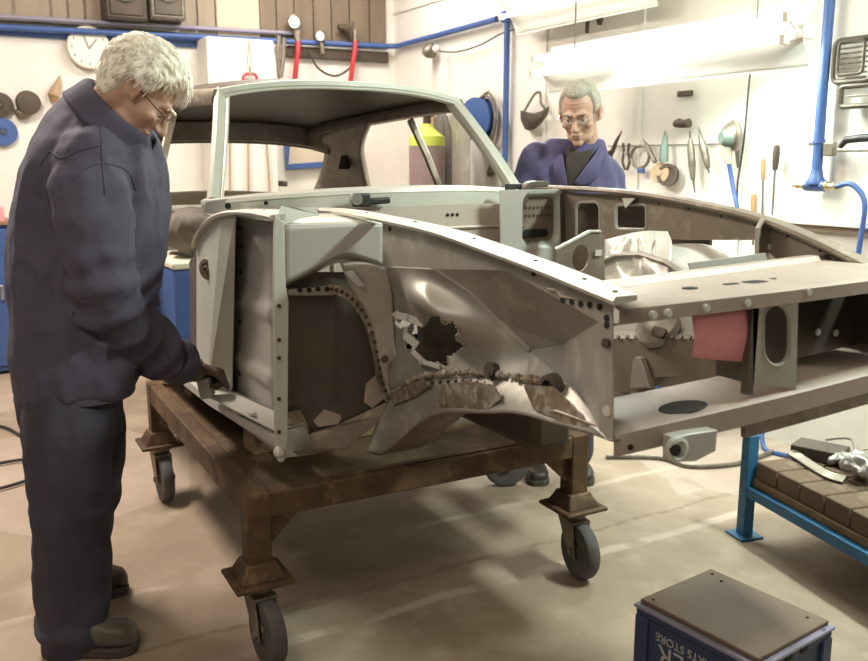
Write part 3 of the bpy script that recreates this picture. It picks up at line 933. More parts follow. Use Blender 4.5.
# sill
def sill(s, y0, mbx=None):
    prof = []
    xs = [0.0, -0.1, -0.3, -0.6, -0.9, -1.2, -1.65]
    rows = []
    for x in xs:
        k = 0.02 * min(1, -x / 0.7)
        yo = y0 + s * k
        zt = 0.645 if x > -0.05 else 0.635 - 0.0 * x
        zt = 0.652 - 0.028 * min(1, -x / 0.5)
        rows.append([V(x, yo - s * 0.085, zt + 0.002), V(x, yo - s * 0.015, zt), V(x, yo, zt - 0.012), V(x, yo + s * 0.004, zt - 0.035), V(x, yo - s * 0.004, 0.592), V(x, yo - s * 0.025, 0.577), V(x, yo - s * 0.12, 0.572)])
    m_ = MB()
    n = len(rows[0])
    m_.add([p for r in rows for p in r], [(i * n + j, i * n + j + 1, (i + 1) * n + j + 1, (i + 1) * n + j) for i in range(len(rows) - 1) for j in range(n - 1)])
    m_.f.append(tuple(range(n)))
    return m_
P('sill', sill(-1, -0.665), 'primer', solid=0.003)
P('sill', sill(1, 0.665), 'primer', solid=0.003)
P('sill_shelf', MB().plate([on('z', 206, 396, 0.648), on('z', 233, 394, 0.655), V(-0.02, -0.575, 0.66), V(-0.005, -0.665, 0.655)], [], 0.004), 'primer')
P('sill_joggle', MB().bar(curve_pts([on('y', 196, 385, -0.672), on('y', 209, 399, -0.676), on('y', 224, 410, -0.674), on('y', 255, 414, -0.672)], 4), 0.012, 0.01), 'primer_green', bevel=0.002)
P('sill_end_bolt', MB().ball(on('x', 279, 452, 0.01), 0.017, 6).ball(on('x', 281, 458, 0.005), 0.012, 5), 'bright')

# --- floor, tunnel, rear body
P('floor_pan', MB().box((-2.3, -0.60, 0.575), (-0.42, 0.60, 0.585)), 'old_steel')
P('tunnel', MB().sweep([V(-2.2, 0, 0.585), V(-0.42, 0, 0.585)], [(-0.16, 0), (-0.12, 0.17), (-0.06, 0.21), (0.06, 0.21), (0.12, 0.17), (0.16, 0)], up=(0, 0, 1)), 'old_steel')
P('seat_bulkhead', MB().plate([V(-1.95, -0.62, 0.58), V(-1.95, 0.62, 0.58), V(-2.25, 0.62, 1.14), V(-2.25, -0.62, 1.14)], [], 0.006), 'old_steel')
P('parcel_shelf', MB().box((-2.9, -0.62, 1.135), (-2.25, 0.62, 1.145)), 'steel')
# back-light frame bottom and tail
P('tail_panel', MB().patch([[V(-2.9, -0.62, 1.195), V(-2.93, 0, 1.225), V(-2.9, 0.62, 1.195)], [V(-3.2, -0.58, 1.12), V(-3.26, 0, 1.15), V(-3.2, 0.58, 1.12)], [V(-3.42, -0.5, 0.92), V(-3.48, 0, 0.94), V(-3.42, 0.5, 0.92)], [V(-3.42, -0.5, 0.66), V(-3.46, 0, 0.66), V(-3.42, 0.5, 0.66)]], 8, 6), 'primer', solid=0.003)
for s in (-1, 1):
    # rear quarter with wheel opening
    def qp(x, z):
        k = max(0.0, min(1.0, (x + 1.66) / -1.76))
        return V(x, s * (0.70 + 0.05 * math.sin(PI * min(1, k * 1.3)) - 0.22 * k ** 3 - 0.06 * max(0, (z - 0.95)) * 2), z)
    outer = [qp(-1.72, 0.60), qp(-1.68, 0.9), qp(-1.70, 1.16), qp(-2.0, 1.215), qp(-2.5, 1.21), qp(-3.0, 1.16), qp(-3.3, 1.03), qp(-3.42, 0.86), qp(-3.42, 0.66), qp(-2.98, 0.66)]
    arc_ = [V(-2.62 - 0.34 * math.cos(t), 0, 0.66 + 0.32 * math.sin(t)) for t in [PI - PI * i / 14 for i in range(15)]]
    arc_ = [qp(-2.62 - 0.34 * math.cos(PI * i / 14 + PI) * -1, 0.66 + 0.32 * math.sin(PI * i / 14)) for i in range(15)]
    P('rear_quarter', MB().plate(outer + arc_ + [qp(-2.2, 0.60)], [], 0.004, nrm=(0, s, 0)), 'primer')
# --- far side: footwell box front with its pressed recess, then the far inner wing
bx = -0.35
c = on('x', 543, 220, bx)
o_ = [on('x', 500, 190, bx), on('x', 558, 189, bx), on('x', 566, 193, bx), on('x', 566, 300, bx), on('x', 500, 290, bx)]
rr_ = rrect(c, V(0, 0.095, 0), V(0, 0, 0.105), 0.45, 5)
P('far_footwell_front', MB().plate(o_, [rr_], 0.006), 'primer')
rin = [c + (p - c) * 0.78 + V(-0.035, 0, 0) for p in rr_]
mb = MB()
n = len(rr_)
mb.add(rr_ + rin, [(i, (i + 1) % n, (i + 1) % n + n, i + n) for i in range(n)])
P('recess_wall', mb, 'primer_green', solid=0.003)
P('recess_floor', MB().plate(rin, [], 0.004), 'old_steel')
P('recess_slot', MB().plate(rrect(c + V(-0.03, -0.01, -0.05), V(0, 0.055, 0), V(0, 0, 0.016), 0.9), [], 0.006), 'hole')
mb = MB()
for i in range(7):
    for j in range(2):
        mb.disc(c + V(-0.031, -0.055 + 0.018 * i, 0.015 + 0.03 * j), (1, 0, 0), 0.0045, 0.004, 8)
stuff(P('perforations', mb, 'dark_steel'))
# far inner wing
YF = lambda px, py: online(px, py, -0.35, 0.60, 1.05, 0.53)
out = [YF(566, 193), YF(620, 194), YF(700, 206), YF(760, 221), YF(810, 240), YF(868, 268), online(905, 285, -0.35, 0.60, 1.05, 0.53), online(905, 300, -0.35, 0.60, 1.05, 0.53), YF(840, 268), YF(780, 262), YF(757, 240), YF(690, 240), YF(640, 238), YF(600, 262), YF(566, 300)]
h1 = rrect(YF(588, 222), (YF(600, 222) - YF(576, 222)) / 2, (YF(588, 203) - YF(588, 243)) / 2, 0.45, 4)
h2 = rrect(YF(631, 217), (YF(647, 217) - YF(616, 217)) / 2, (YF(631, 204) - YF(631, 229)) / 2, 0.45, 4)
P('far_inner_wing', MB().plate(out, [h1, h2], 0.005), 'old_steel')
for h in (h1, h2):
    P('opening_rim', MB().tube(h, 0.006, 6, closed=True), 'steel')
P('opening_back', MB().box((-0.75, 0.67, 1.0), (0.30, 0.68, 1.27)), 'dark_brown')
P('far_corner_flange', MB().bar([YF(564, 190), YF(565, 245), YF(566, 300)], 0.03, 0.012, up=(1, 0, 0)), 'dark_steel')
fl2 = curve_pts([YF(536, 187) + V(0, 0.02, 0), YF(600, 190), YF(650, 195), YF(700, 204), YF(757, 217), YF(810, 237), YF(868, 265), online(908, 284, -0.35, 0.60, 1.05, 0.53)], 5)
P('far_wing_flange', MB().sweep(fl2, [(-0.02, -0.007), (0.03, -0.007), (0.034, 0.0), (0.028, 0.008), (-0.02, 0.008)], up=(0, 0, 1)), 'old_steel')
mb = MB()
for i in range(8, 34, 3):
    mb.disc(fl2[i] + V(0, 0, -0.022), (0, -1, 0), 0.004, 0.006, 8)
stuff(P('rivet_hole', mb, 'hole'))
P('steel_tab', MB().plate([YF(627, 198) + V(0, -0.02, 0), YF(640, 198) + V(0, -0.02, 0), YF(630, 208) + V(0, -0.02, 0)], [], 0.003), 'bright')
# far wheel arch, bright steel, with its curved flange
arch = []
for i in range(13):
    t = PI * i / 12
    arch.append((0.36 - 0.40 * math.cos(t), 0.78 + 0.37 * math.sin(t)))
rows = [[V(x, y, z - 0.02 * (k == 0)) for x, z in arch] for k, y in enumerate((0.33, 0.45, 0.57))]
P('far_wheel_arch', MB().patch(rows, 2, 3), 'bright', solid=0.003)
P('arch_face', MB().plate([V(x, 0.33, z - 0.02) for x, z in arch], [], 0.004, nrm=(0, 1, 0)), 'bright')
P('arch_rim', MB().tube([V(x, 0.325, z - 0.018) for x, z in arch], 0.009, 8), 'steel')
P('tower_top', MB().patch([[on('y', 605, 240, 0.45), on('y', 640, 232, 0.45), on('y', 668, 232, 0.45)], [on('y', 605, 262, 0.38), on('y', 638, 252, 0.36), on('y', 672, 246, 0.38)], [on('y', 606, 285, 0.30), on('y', 640, 284, 0.30), on('y', 668, 280, 0.30)]], 12, 12, lambda u, v: V(0.0, -0.030, 0.012) * (1 - 2.4 * abs(noise.noise(V(u * 5.5, v * 1.6, 0.3)))) * math.sin(PI * v) * math.sin(PI * u)), 'bright', solid=0.004)
P('cross_bracket', MB().plate([on('x', 688, 263, 0.70), on('x', 765, 253, 0.70), on('x', 767, 262, 0.70), on('x', 759, 262, 0.70), on('x', 758, 268, 0.70), on('x', 692, 276, 0.70)], [], 0.004), 'bright')
# gusset plate rising behind the near wing
gp = [on('x', 556, 250, 0.30), on('x', 590, 231, 0.30), on('x', 600, 231, 0.30), on('x', 604, 238, 0.30), on('x', 604, 290, 0.30), on('x', 556, 275, 0.30)]
gh = ell(on('x', 580, 258, 0.30), V(0, 0.030, 0), V(0, 0, 0.038), 14)
P('gusset_plate', MB().plate(gp, [gh], 0.005), 'old_steel')
P('gusset_edge', MB().bar([on('x', 556, 249, 0.30), on('x', 573, 240, 0.30), on('x', 590, 231, 0.30), on('x', 600, 231, 0.30)], 0.012, 0.006), 'bright')
P('gusset_slot', MB().obox(on('x', 598, 253, 0.305), V(0.003, 0, 0), V(0, 0.012, 0), V(0, 0, 0.008)), 'bright')
# upright bracket at the far front
ub = [on('x', 757, 267, 0.62), on('x', 758, 226, 0.62), on('x', 762, 219, 0.62), on('x', 775, 220, 0.62), on('x', 800, 232, 0.62), on('x', 806, 263, 0.62)]
P('front_gusset', MB().plate(ub, [], 0.006), 'old_steel')
P('gusset_edge', MB().bar([on('x', 757, 268, 0.625), on('x', 758, 228, 0.625), on('x', 763, 219, 0.625)], 0.014, 0.006), 'steel')
for px, py in ((770, 247), (784, 258), (774, 241)):
    P('gusset_hole', MB().disc(on('x', px, py, 0.626), (1, 0, 0), 0.008, 0.004, 10), 'bright')

# --- nose: upper rail, lower panel, uprights
def bow(y, d=0.0):
    t = (y + 0.43) / 0.98
    return d + 0.012 * math.sin(PI * max(0, min(1, t)))
ys = [-0.415 + 0.965 * i / 14 for i in range(15)]
zr = 1.146
mb = MB()
rows = []
for x0, z0 in ((0.0, zr + 0.006), (0.030, zr + 0.006), (0.042, zr - 0.004), (1.085, zr - 0.001), (1.10, zr - 0.006), (1.10, zr - 0.030), (1.085, zr - 0.034)):
    rows.append([V((x0 + 0.89 - 0.11 * (y + 0.43)) if x0 < 0.5 else x0 + bow(y), y, z0 + 0.008 * (y + 0.43)) for y in ys])
n = len(ys)
mb.add([p for r in rows for p in r], [(i * n + j, i * n + j + 1, (i + 1) * n + j + 1, (i + 1) * n + j) for i in range(len(rows) - 1) for j in range(n - 1)])
P('radiator_rail', mb, 'tan_primer', solid=0.004)
def railpt(px, py, dz=0.0):
    return on('z', px, py, zr + 0.001 + dz)
for (px, py, lx, ly) in ((755, 283, 0.018, 0.03), (787, 279, 0.013, 0.05), (690, 289, 0.012, 0.016), (731, 285, 0.008, 0.02)):
    c = railpt(px, py)
    P('rail_slot', MB().plate(rrect(c, V(lx, 0, 0), V(0, ly, 0), 0.8), [], 0.006), 'hole')
mb = MB()
for px, py in ((653, 315), (668, 313), (706, 308), (747, 303), (808, 292)):
    mb.disc(on('x', px, py, 1.112), (1, 0, 0), 0.007, 0.010, 10)
stuff(P('rail_bolt', mb, 'bright'))
# lower panel
zl = 0.915
rows = []
for x0, z0 in ((0.90, zl - 0.012), (0.92, zl - 0.004), (0.98, zl - 0.002), (1.085, zl), (1.10, zl - 0.006), (1.10, zl - 0.044), (1.09, zl - 0.05)):
    rows.append([V(x0 + bow(y), y, z0 + 0.035 * (y + 0.43)) for y in ys])
mb = MB()
mb.add([p for r in rows for p in r], [(i * n + j, i * n + j + 1, (i + 1) * n + j + 1, (i + 1) * n + j) for i in range(len(rows) - 1) for j in range(n - 1)])
P('front_panel', mb, 'tan_primer', solid=0.004)
P('panel_opening', MB().plate(ell(on('z', 683, 408, zl + 0.008), V(0.034, 0.004, 0.0), V(-0.004, 0.058, 0.002), 20), [], 0.006), 'hole')
P('panel_opening', MB().plate(ell(on('z', 811, 373, zl + 0.018), V(0.022, 0.004, 0.0), V(-0.004, 0.045, 0.002), 20), [], 0.006), 'hole')
# lower lip and mounting bracket
lipp = [V(1.085 + bow(y), y, zl - 0.055 + 0.035 * (y + 0.43)) for y in ys[5:]]
P('panel_skirt', MB().bar(lipp, 0.012, 0.045, up=(0, 0, 1)), 'old_steel')
hbk = P('tow_bracket', MB().plate([on('x', 668, 436, 1.12), on('x', 684, 432, 1.12), on('x', 712, 428, 1.12), on('x', 710, 449, 1.12), on('x', 690, 459, 1.12), on('x', 668, 460, 1.12)], [], 0.03), 'primer', bevel=0.004)
MB().lathe(on('x', 676, 449, 1.135), (1, 0, 0), [(-0.005, 0.024), (0.008, 0.024), (0.010, 0.018), (0.004, 0.012)], 18).build('bracket_boss', M['primer_green'], hbk)
MB().disc(on('x', 675, 450, 1.145), (1, 0, 0), 0.011, 0.008, 14).build('bracket_hole', M['hole'], hbk)
mb = MB()
for px, py in ((630, 447), (706, 434), (768, 418), (830, 399)):
    mb.disc(on('x', px, py, 1.104), (1, 0, 0), 0.006, 0.006, 10)
stuff(P('bolt_hole', mb, 'hole'))
# centre upright with oval cut-out
upx = 1.10
uo = [on('x', 752, 308, upx), on('x', 797, 302, upx), on('x', 795, 389, upx), on('x', 752, 384, upx)]
uh = rrect(on('x', 776, 335, upx), (on('x', 790, 335, upx) - on('x', 763, 335, upx)) / 2, (on('x', 776, 304, upx) - on('x', 776, 366, upx)) / 2, 0.95, 5)
P('centre_upright', MB().plate(uo, [uh], 0.006), 'steel')
P('cutout_rim', MB().tube(uh, 0.005, 6, closed=True), 'steel')
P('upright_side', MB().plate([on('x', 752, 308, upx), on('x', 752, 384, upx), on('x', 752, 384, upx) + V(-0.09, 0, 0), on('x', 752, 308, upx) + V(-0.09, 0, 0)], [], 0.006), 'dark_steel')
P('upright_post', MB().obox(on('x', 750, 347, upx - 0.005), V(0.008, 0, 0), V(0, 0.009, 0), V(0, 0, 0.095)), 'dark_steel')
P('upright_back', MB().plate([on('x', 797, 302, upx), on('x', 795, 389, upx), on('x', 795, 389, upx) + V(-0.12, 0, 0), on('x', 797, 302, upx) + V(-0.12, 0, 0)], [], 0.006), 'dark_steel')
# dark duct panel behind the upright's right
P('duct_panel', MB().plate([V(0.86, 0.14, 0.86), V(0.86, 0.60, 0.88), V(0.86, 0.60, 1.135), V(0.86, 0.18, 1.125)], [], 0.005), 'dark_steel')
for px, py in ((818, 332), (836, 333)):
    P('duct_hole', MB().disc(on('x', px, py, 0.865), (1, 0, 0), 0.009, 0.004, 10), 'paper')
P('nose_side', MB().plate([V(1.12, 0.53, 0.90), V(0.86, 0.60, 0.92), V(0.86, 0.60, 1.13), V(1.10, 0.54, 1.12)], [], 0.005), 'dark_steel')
# far chassis leg seen through the nose
y_ = 0.30
P('far_chassis_leg', MB().plate([on('y', 600, 338, y_), on('y', 757, 339, y_), on('y', 757, 374, y_), on('y', 725, 381, y_), on('y', 692, 375, y_), on('y', 656, 377, y_), on('y', 650, 392, y_), on('y', 600, 392, y_)], [], 0.03), 'old_steel')
P('leg_flange', MB().plate([on('y', 600, 325, y_ + 0.06), on('y', 757, 322, y_ + 0.06), on('y', 757, 341, y_ - 0.01), on('y', 600, 341, y_ - 0.01)], [], 0.004), 'steel')
mb = MB()
for i in range(15):
    mb.disc(on('y', 618 + i * 9, 337, y_ - 0.02), (0, -1, 0.6), 0.006, 0.006, 8)
stuff(P('flange_hole', mb, 'dark_steel'))
P('steering_bump', MB().lathe(on('y', 660, 326, y_ + 0.02), (0, -1, 0.8), [(0, 0.075), (0.02, 0.07), (0.035, 0.05), (0.04, 0.0)], 20), 'steel')
P('bump_slot', MB().plate(rrect(on('y', 659, 332, y_ - 0.03), V(0.026, 0, 0), V(0, 0.006, 0.012), 0.9), [], 0.008), 'dark_brown')
P('leg_bracket', MB().plate([on('y', 632, 388, y_ - 0.03), on('y', 635, 362, y_ - 0.03), on('y', 638, 356, y_ - 0.03), on('y', 643, 358, y_ - 0.03), on('y', 653, 388, y_ - 0.03)], [], 0.02), 'steel', bevel=0.003)
P('leg_support', MB().box((0.26, 0.20, 0.62), (0.46, 0.34, 0.72)), 'old_steel', bevel=0.004)
# near chassis leg inner side and cross tube closing the engine bay
P('cross_tube', MB().tube([V(0.10, -0.34, 0.64), V(0.10, 0.34, 0.64)], 0.035, 14), 'old_steel')
P('chassis_rail', MB().box((-0.42, -0.42, 0.602), (-0.10, -0.30, 0.66)), 'old_steel', bevel=0.005)
P('chassis_rail', MB().box((-0.42, 0.28, 0.602), (0.45, 0.38, 0.66)), 'old_steel', bevel=0.005)

# pink paper hung from the upper rail
p = [on('x', 692, 316, 1.09), on('x', 720, 313, 1.09), on('x', 748, 309, 1.09)]
q = [on('x', 692, 357, 1.085), on('x', 720, 360, 1.075), on('x', 748, 362, 1.085)]
pk = MB().patch([p, [a * 0.5 + b * 0.5 + V(0.006, 0, 0) for a, b in zip(p, q)], q], 6, 4).build('paper_sheet', M['pink'], solid=0.0015)
tag(pk, 'pink paper sheet hanging from the upper rail of the car nose', 'paper')

# ------------------------------------------------------------------ people
M['jacket'] = mat('navy work jacket cloth', (0.073, 0.067, 0.103), 0.85, c2=(0.090, 0.083, 0.122), scale=5, bump=0.25, bscale=26, detail=4, c3=(0.060, 0.055, 0.086), s3=14)
M['jacket2'] = mat('violet blue work jacket cloth', (0.078, 0.070, 0.150), 0.85, c2=(0.092, 0.083, 0.17), scale=6, bump=0.25, bscale=26, detail=4)
M['trousers'] = mat('dark navy trouser cloth', (0.043, 0.039, 0.056), 0.88, c2=(0.055, 0.050, 0.070), scale=5, bump=0.25, bscale=24, detail=4)
M['skin'] = mat('skin', (0.56, 0.35, 0.255), 0.5, c2=(0.50, 0.295, 0.205), scale=14, bump=0.06, bscale=120)
M['hair_white'] = mat('white blond hair', (1.0, 0.97, 0.87), 0.42, c2=(0.95, 0.89, 0.74), scale=22, stretch=(1, 1, 1), bump=0.12, bscale=80)
M['hair_grey'] = mat('short grey hair', (0.50, 0.46, 0.38), 0.65, c2=(0.38, 0.34, 0.27), scale=40, bump=0.5, bscale=140)
M['boot'] = mat('scuffed olive grey leather', (0.17, 0.15, 0.115), 0.5, c2=(0.085, 0.075, 0.055), scale=9, bump=0.15, bscale=50)
M['boot_dark'] = mat('dark brown leather', (0.055, 0.042, 0.032), 0.5, c2=(0.04, 0.03, 0.023), scale=9)
M['sole'] = mat('boot sole', (0.075, 0.062, 0.048), 0.8)
M['glove'] = mat('olive knitted glove', (0.17, 0.155, 0.095), 0.9, c2=(0.12, 0.108, 0.066), scale=30, bump=0.5, bscale=160)
M['glove_palm'] = mat('brown glove palm', (0.105, 0.07, 0.05), 0.75, c2=(0.095, 0.06, 0.042), scale=18, bump=0.2)
M['shirt'] = mat('dark shirt', (0.045, 0.034, 0.028), 0.9)
M['lens'] = mat('spectacle lens', (0.9, 0.92, 0.92), 0.05, alpha=0.10)
M['eye_white'] = mat('eye white', (0.75, 0.72, 0.68), 0.3)
M['iris'] = mat('iris', (0.06, 0.08, 0.09), 0.3)


def mp(px, py, D):
    """Point at level distance D in front of the photographer's position."""
    r = VF + RT * ((px - W / 2) / FPX) + VU * ((HH / 2 - py) / FPX)
    return CAM + r * (D / r.dot(FW))


def remeshed(name, mb, m, parent, voxel, iters=4, disp=None):
    me = bpy.data.meshes.new('tmp')
    me.from_pydata(mb.v, [], mb.f)
    bm = bmesh.new()
    bm.from_mesh(me)
    bmesh.ops.recalc_face_normals(bm, faces=bm.faces)
    bm.to_mesh(me)
    bm.free()
    t = bpy.data.objects.new('tmp', me)
    COL.objects.link(t)
    r = t.modifiers.new('r', 'REMESH')
    r.mode = 'VOXEL'
    r.voxel_size = voxel
    if iters:
        sm = t.modifiers.new('s', 'SMOOTH')
        sm.iterations = iters
        sm.factor = 0.5
    dg = bpy.context.evaluated_depsgraph_get()
    out = bpy.data.meshes.new_from_object(t.evaluated_get(dg))
    bpy.data.objects.remove(t)
    out.name = name
    if disp:
        ns = [v.normal.copy() for v in out.vertices]
        for v, nn in zip(out.vertices, ns):
            v.co = disp(v.co.copy(), nn)
    off = Vector((0, 0, 0))
    p = parent
    while p:
        off += p.location
        p = p.parent
    for v in out.vertices:
        v.co -= off
    out.materials.clear()
    out.materials.append(m)
    for pl in out.polygons:
        pl.use_smooth = True
    o = bpy.data.objects.new(name, out)
    COL.objects.link(o)
    o.parent = parent
    return o


def loft(mb, rings, n=20, power=2.4):
    """rings: (centre, half-axis a, half-axis b) - superellipse sections, rounded ends."""
    vs = []
    for c, a, b in rings:
        c, a, b = Vector(c), Vector(a), Vector(b)
        for j in range(n):
            t = 2 * PI * j / n
            ct, st = math.cos(t), math.sin(t)
            vs.append(c + a * (math.copysign(abs(ct) ** (2 / power), ct)) + b * (math.copysign(abs(st) ** (2 / power), st)))
    fs = [(i * n + j, i * n + (j + 1) % n, (i + 1) * n + (j + 1) % n, (i + 1) * n + j) for i in range(len(rings) - 1) for j in range(n)]
    fs += [tuple(range(n - 1, -1, -1)), tuple((len(rings) - 1) * n + j for j in range(n))]
    return mb.add(vs, fs)


def limb(mb, pts, rs, n=14):
    mb.tube(pts, rs, n)
    for p, r in ((pts[0], rs[0]), (pts[-1], rs[-1])):
        mb.ball(p, r * 0.98, 7)
    return mb


def smooth_path(pts, vals, k=5):
    pp = curve_pts(pts, k)
    vv = curve_pts([V(v, 0, 0) for v in vals], k)
    return pp, [q.x for q in vv]


def head_shapes(mb, H, c, s=1.0):
    def L(x, y, z):
        return c + (H @ V(x, y, z)) * s
    def eb(x, y, z, rx, ry, rz, n=12):
        t = MB().ball((0, 0, 0), 1.0, n, (rx, ry, rz))
        mb.add([L(x + q.x, y + q.y, z + q.z) for q in t.v], t.f)
    eb(0, -0.014, 0.038, 0.076, 0.098, 0.084, 16)
    eb(0, 0.032, -0.015, 0.064, 0.062, 0.082, 14)
    eb(0, 0.028, -0.074, 0.055, 0.056, 0.042)
    eb(0, 0.074, -0.100, 0.022, 0.018, 0.017)
    for sx in (-1, 1):
        eb(sx * 0.042, 0.066, -0.024, 0.022, 0.020, 0.018)
        eb(sx * 0.011, 0.102, -0.039, 0.0085, 0.010, 0.008, 8)
        # ear: rim and lobe
        a = [L(sx * 0.076, 0.008, -0.028), L(sx * 0.084, 0.006, 0.0), L(sx * 0.088, -0.004, 0.022), L(sx * 0.088, -0.020, 0.022), L(sx * 0.087, -0.026, 0.0), L(sx * 0.080, -0.012, -0.028)]
        limb(mb, curve_pts(a, 3), [0.0062 * s] * (len(a) * 3 - 2), 8)
        eb(sx * 0.078, -0.008, -0.004, 0.007, 0.018, 0.026, 8)
        eb(sx * 0.030, 0.086, 0.024, 0.024, 0.014, 0.009, 8)
    limb(mb, [L(0, 0.092, 0.012), L(0, 0.103, -0.012), L(0, 0.116, -0.034)], [0.009 * s, 0.010 * s, 0.0125 * s], 10)
    eb(0, 0.088, -0.062, 0.024, 0.012, 0.0065, 8)
    eb(0, 0.086, -0.074, 0.021, 0.012, 0.0070, 8)
    return L


def head_disp(H, c, s):
    Hi = H.transposed()
    def f(co):
        q = (Hi @ (co - c)) / s
        d = 0.0
        for sx in (-1, 1):
            d -= 0.011 * math.exp(-(((q.x - sx * 0.032) / 0.016) ** 2 + ((q.z - 0.002) / 0.012) ** 2)) * (q.y > 0.04)
            d += 0.005 * math.exp(-(((q.x - sx * 0.032) / 0.013) ** 2 + ((q.z + 0.012) / 0.004) ** 2)) * (q.y > 0.04)
            d -= 0.003 * math.exp(-(((q.x - sx * (0.024 + 0.5 * (-0.045 - q.z))) / 0.004) ** 2 + ((q.z + 0.058) / 0.018) ** 2)) * (q.y > 0.04)
        d -= 0.005 * math.exp(-(((q.x) / 0.026) ** 2 + ((q.z + 0.068) / 0.0025) ** 2)) * (q.y > 0.04)
        if q.y > 0.05 and q.z > 0.03:
            d += 0.0012 * math.sin(q.z * 420)
        return H @ V(0, d * s, 0)
    return f


def hair_mesh(L, t_fun, n=56):
    """Closed shell over the cranium; it dives below the skin outside the hairline."""
    mb = MB()
    vs, fs = [], []
    m = 2 * n
    for i in range(n + 1):
        th = PI * i / n
        for j in range(m):
            ph = 2 * PI * j / m
            d = V(math.sin(th) * math.cos(ph), math.sin(th) * math.sin(ph), math.cos(th))
            base = V(d.x * 0.076, -0.014 + d.y * 0.098, 0.038 + d.z * (0.084 if d.z > 0 else 0.120))
            t = t_fun(base, d)
            vs.append(L(*(base + d * t)))
    for i in range(n):
        for j in range(m):
            fs.append((i * m + j, i * m + (j + 1) % m, (i + 1) * m + (j + 1) % m, (i + 1) * m + j))
    return mb.add(vs, fs)


def sstep(a, b, x):
    t = max(0.0, min(1.0, (x - a) / (b - a)))
    return t * t * (3 - 2 * t)


def hand(mb, wrist, fwd, nrm, thumb, curl=(0.9, 1.1, 0.8), s=1.0, spread=0.04):
    """Palm, five fingers and a thumb. fwd: to the knuckles; nrm: out of the palm; thumb: sign for the thumb's side."""
    fwd = Vector(fwd).normalized()
    nrm = (Vector(nrm) - fwd * Vector(nrm).dot(fwd)).normalized()
    side = fwd.cross(nrm) * thumb
    k0 = wrist + fwd * 0.095 * s
    loft(mb, [(wrist, side * 0.026 * s, nrm * 0.019 * s), (wrist + fwd * 0.03 * s, side * 0.034 * s, nrm * 0.017 * s), (wrist + fwd * 0.07 * s, side * 0.041 * s, nrm * 0.015 * s), (k0, side * 0.040 * s, nrm * 0.012 * s)], 14)
    tips = []
    for k, (off, ln) in enumerate(((0.030, 0.072), (0.010, 0.082), (-0.011, 0.076), (-0.030, 0.060))):
        p = k0 + side * off * s - fwd * (0.006 if k in (0, 3) else 0) * s
        ang = 0.0
        pts, rs = [p - fwd * 0.02 * s, p], [0.0105 * s, 0.0105 * s]
        for q, (share, cu) in enumerate(zip((0.45, 0.30, 0.25), curl)):
            ang += cu * (1 + 0.06 * (k - 1))
            d = fwd * math.cos(ang) + nrm * math.sin(ang) + side * spread * (1.5 - k)
            p = p + d.normalized() * ln * share * s
            pts.append(p)
            rs.append((0.0098, 0.0088, 0.0078)[q] * s)
        limb(mb, pts, rs, 9)
        tips.append(p)
    b = wrist + fwd * 0.028 * s + side * 0.028 * s
    t1 = b + (fwd * 0.55 + side * 0.65 + nrm * 0.45).normalized() * 0.040 * s
    t2 = t1 + (fwd * 0.80 + side * 0.05 + nrm * 0.60).normalized() * 0.032 * s
    t3 = t2 + (fwd * 0.75 - side * 0.25 + nrm * 0.60).normalized() * 0.026 * s
    limb(mb, [b, t1, t2, t3], [0.015 * s, 0.0125 * s, 0.011 * s, 0.009 * s], 9)
    return tips


def folds(path, amp, freq, mask=lambda t: 1.0, seed=0.0):
    """Creases running round a limb: displacement by position along the path."""
    pts = [Vector(p) for p in path]
    cum = [0.0]
    for i in range(1, len(pts)):
        cum.append(cum[-1] + (pts[i] - pts[i - 1]).length)
    def f(co):
        best, bt = 1e9, 0
        for i in range(len(pts) - 1):
            a, b = pts[i], pts[i + 1]
            ab = b - a
            t = max(0.0, min(1.0, (co - a).dot(ab) / ab.length_squared))
            d = (co - a - ab * t).length
            if d < best:
                best, bt = d, cum[i] + ab.length * t
        if best > 0.14:
            return 0.0
        u = bt / cum[-1]
        w = noise.noise(co * 9 + V(seed, 0, 0)) * 2.2
        return amp * mask(u) * math.sin(bt * freq + w) * max(0.0, 1 - best / 0.14) * (0.6 + 0.6 * noise.noise(co * 7 + V(0, seed, 3)))
    return f


def drape(co, sc, amp, st=(1, 1, 1), seed=0.0):
    q = V(co.x * st[0], co.y * st[1], co.z * st[2]) * sc + V(seed, seed * 2, 0)
    n = noise.noise(q) + 0.5 * noise.noise(q * 2.1)
    return amp * (1 - abs(n) * 2.2)


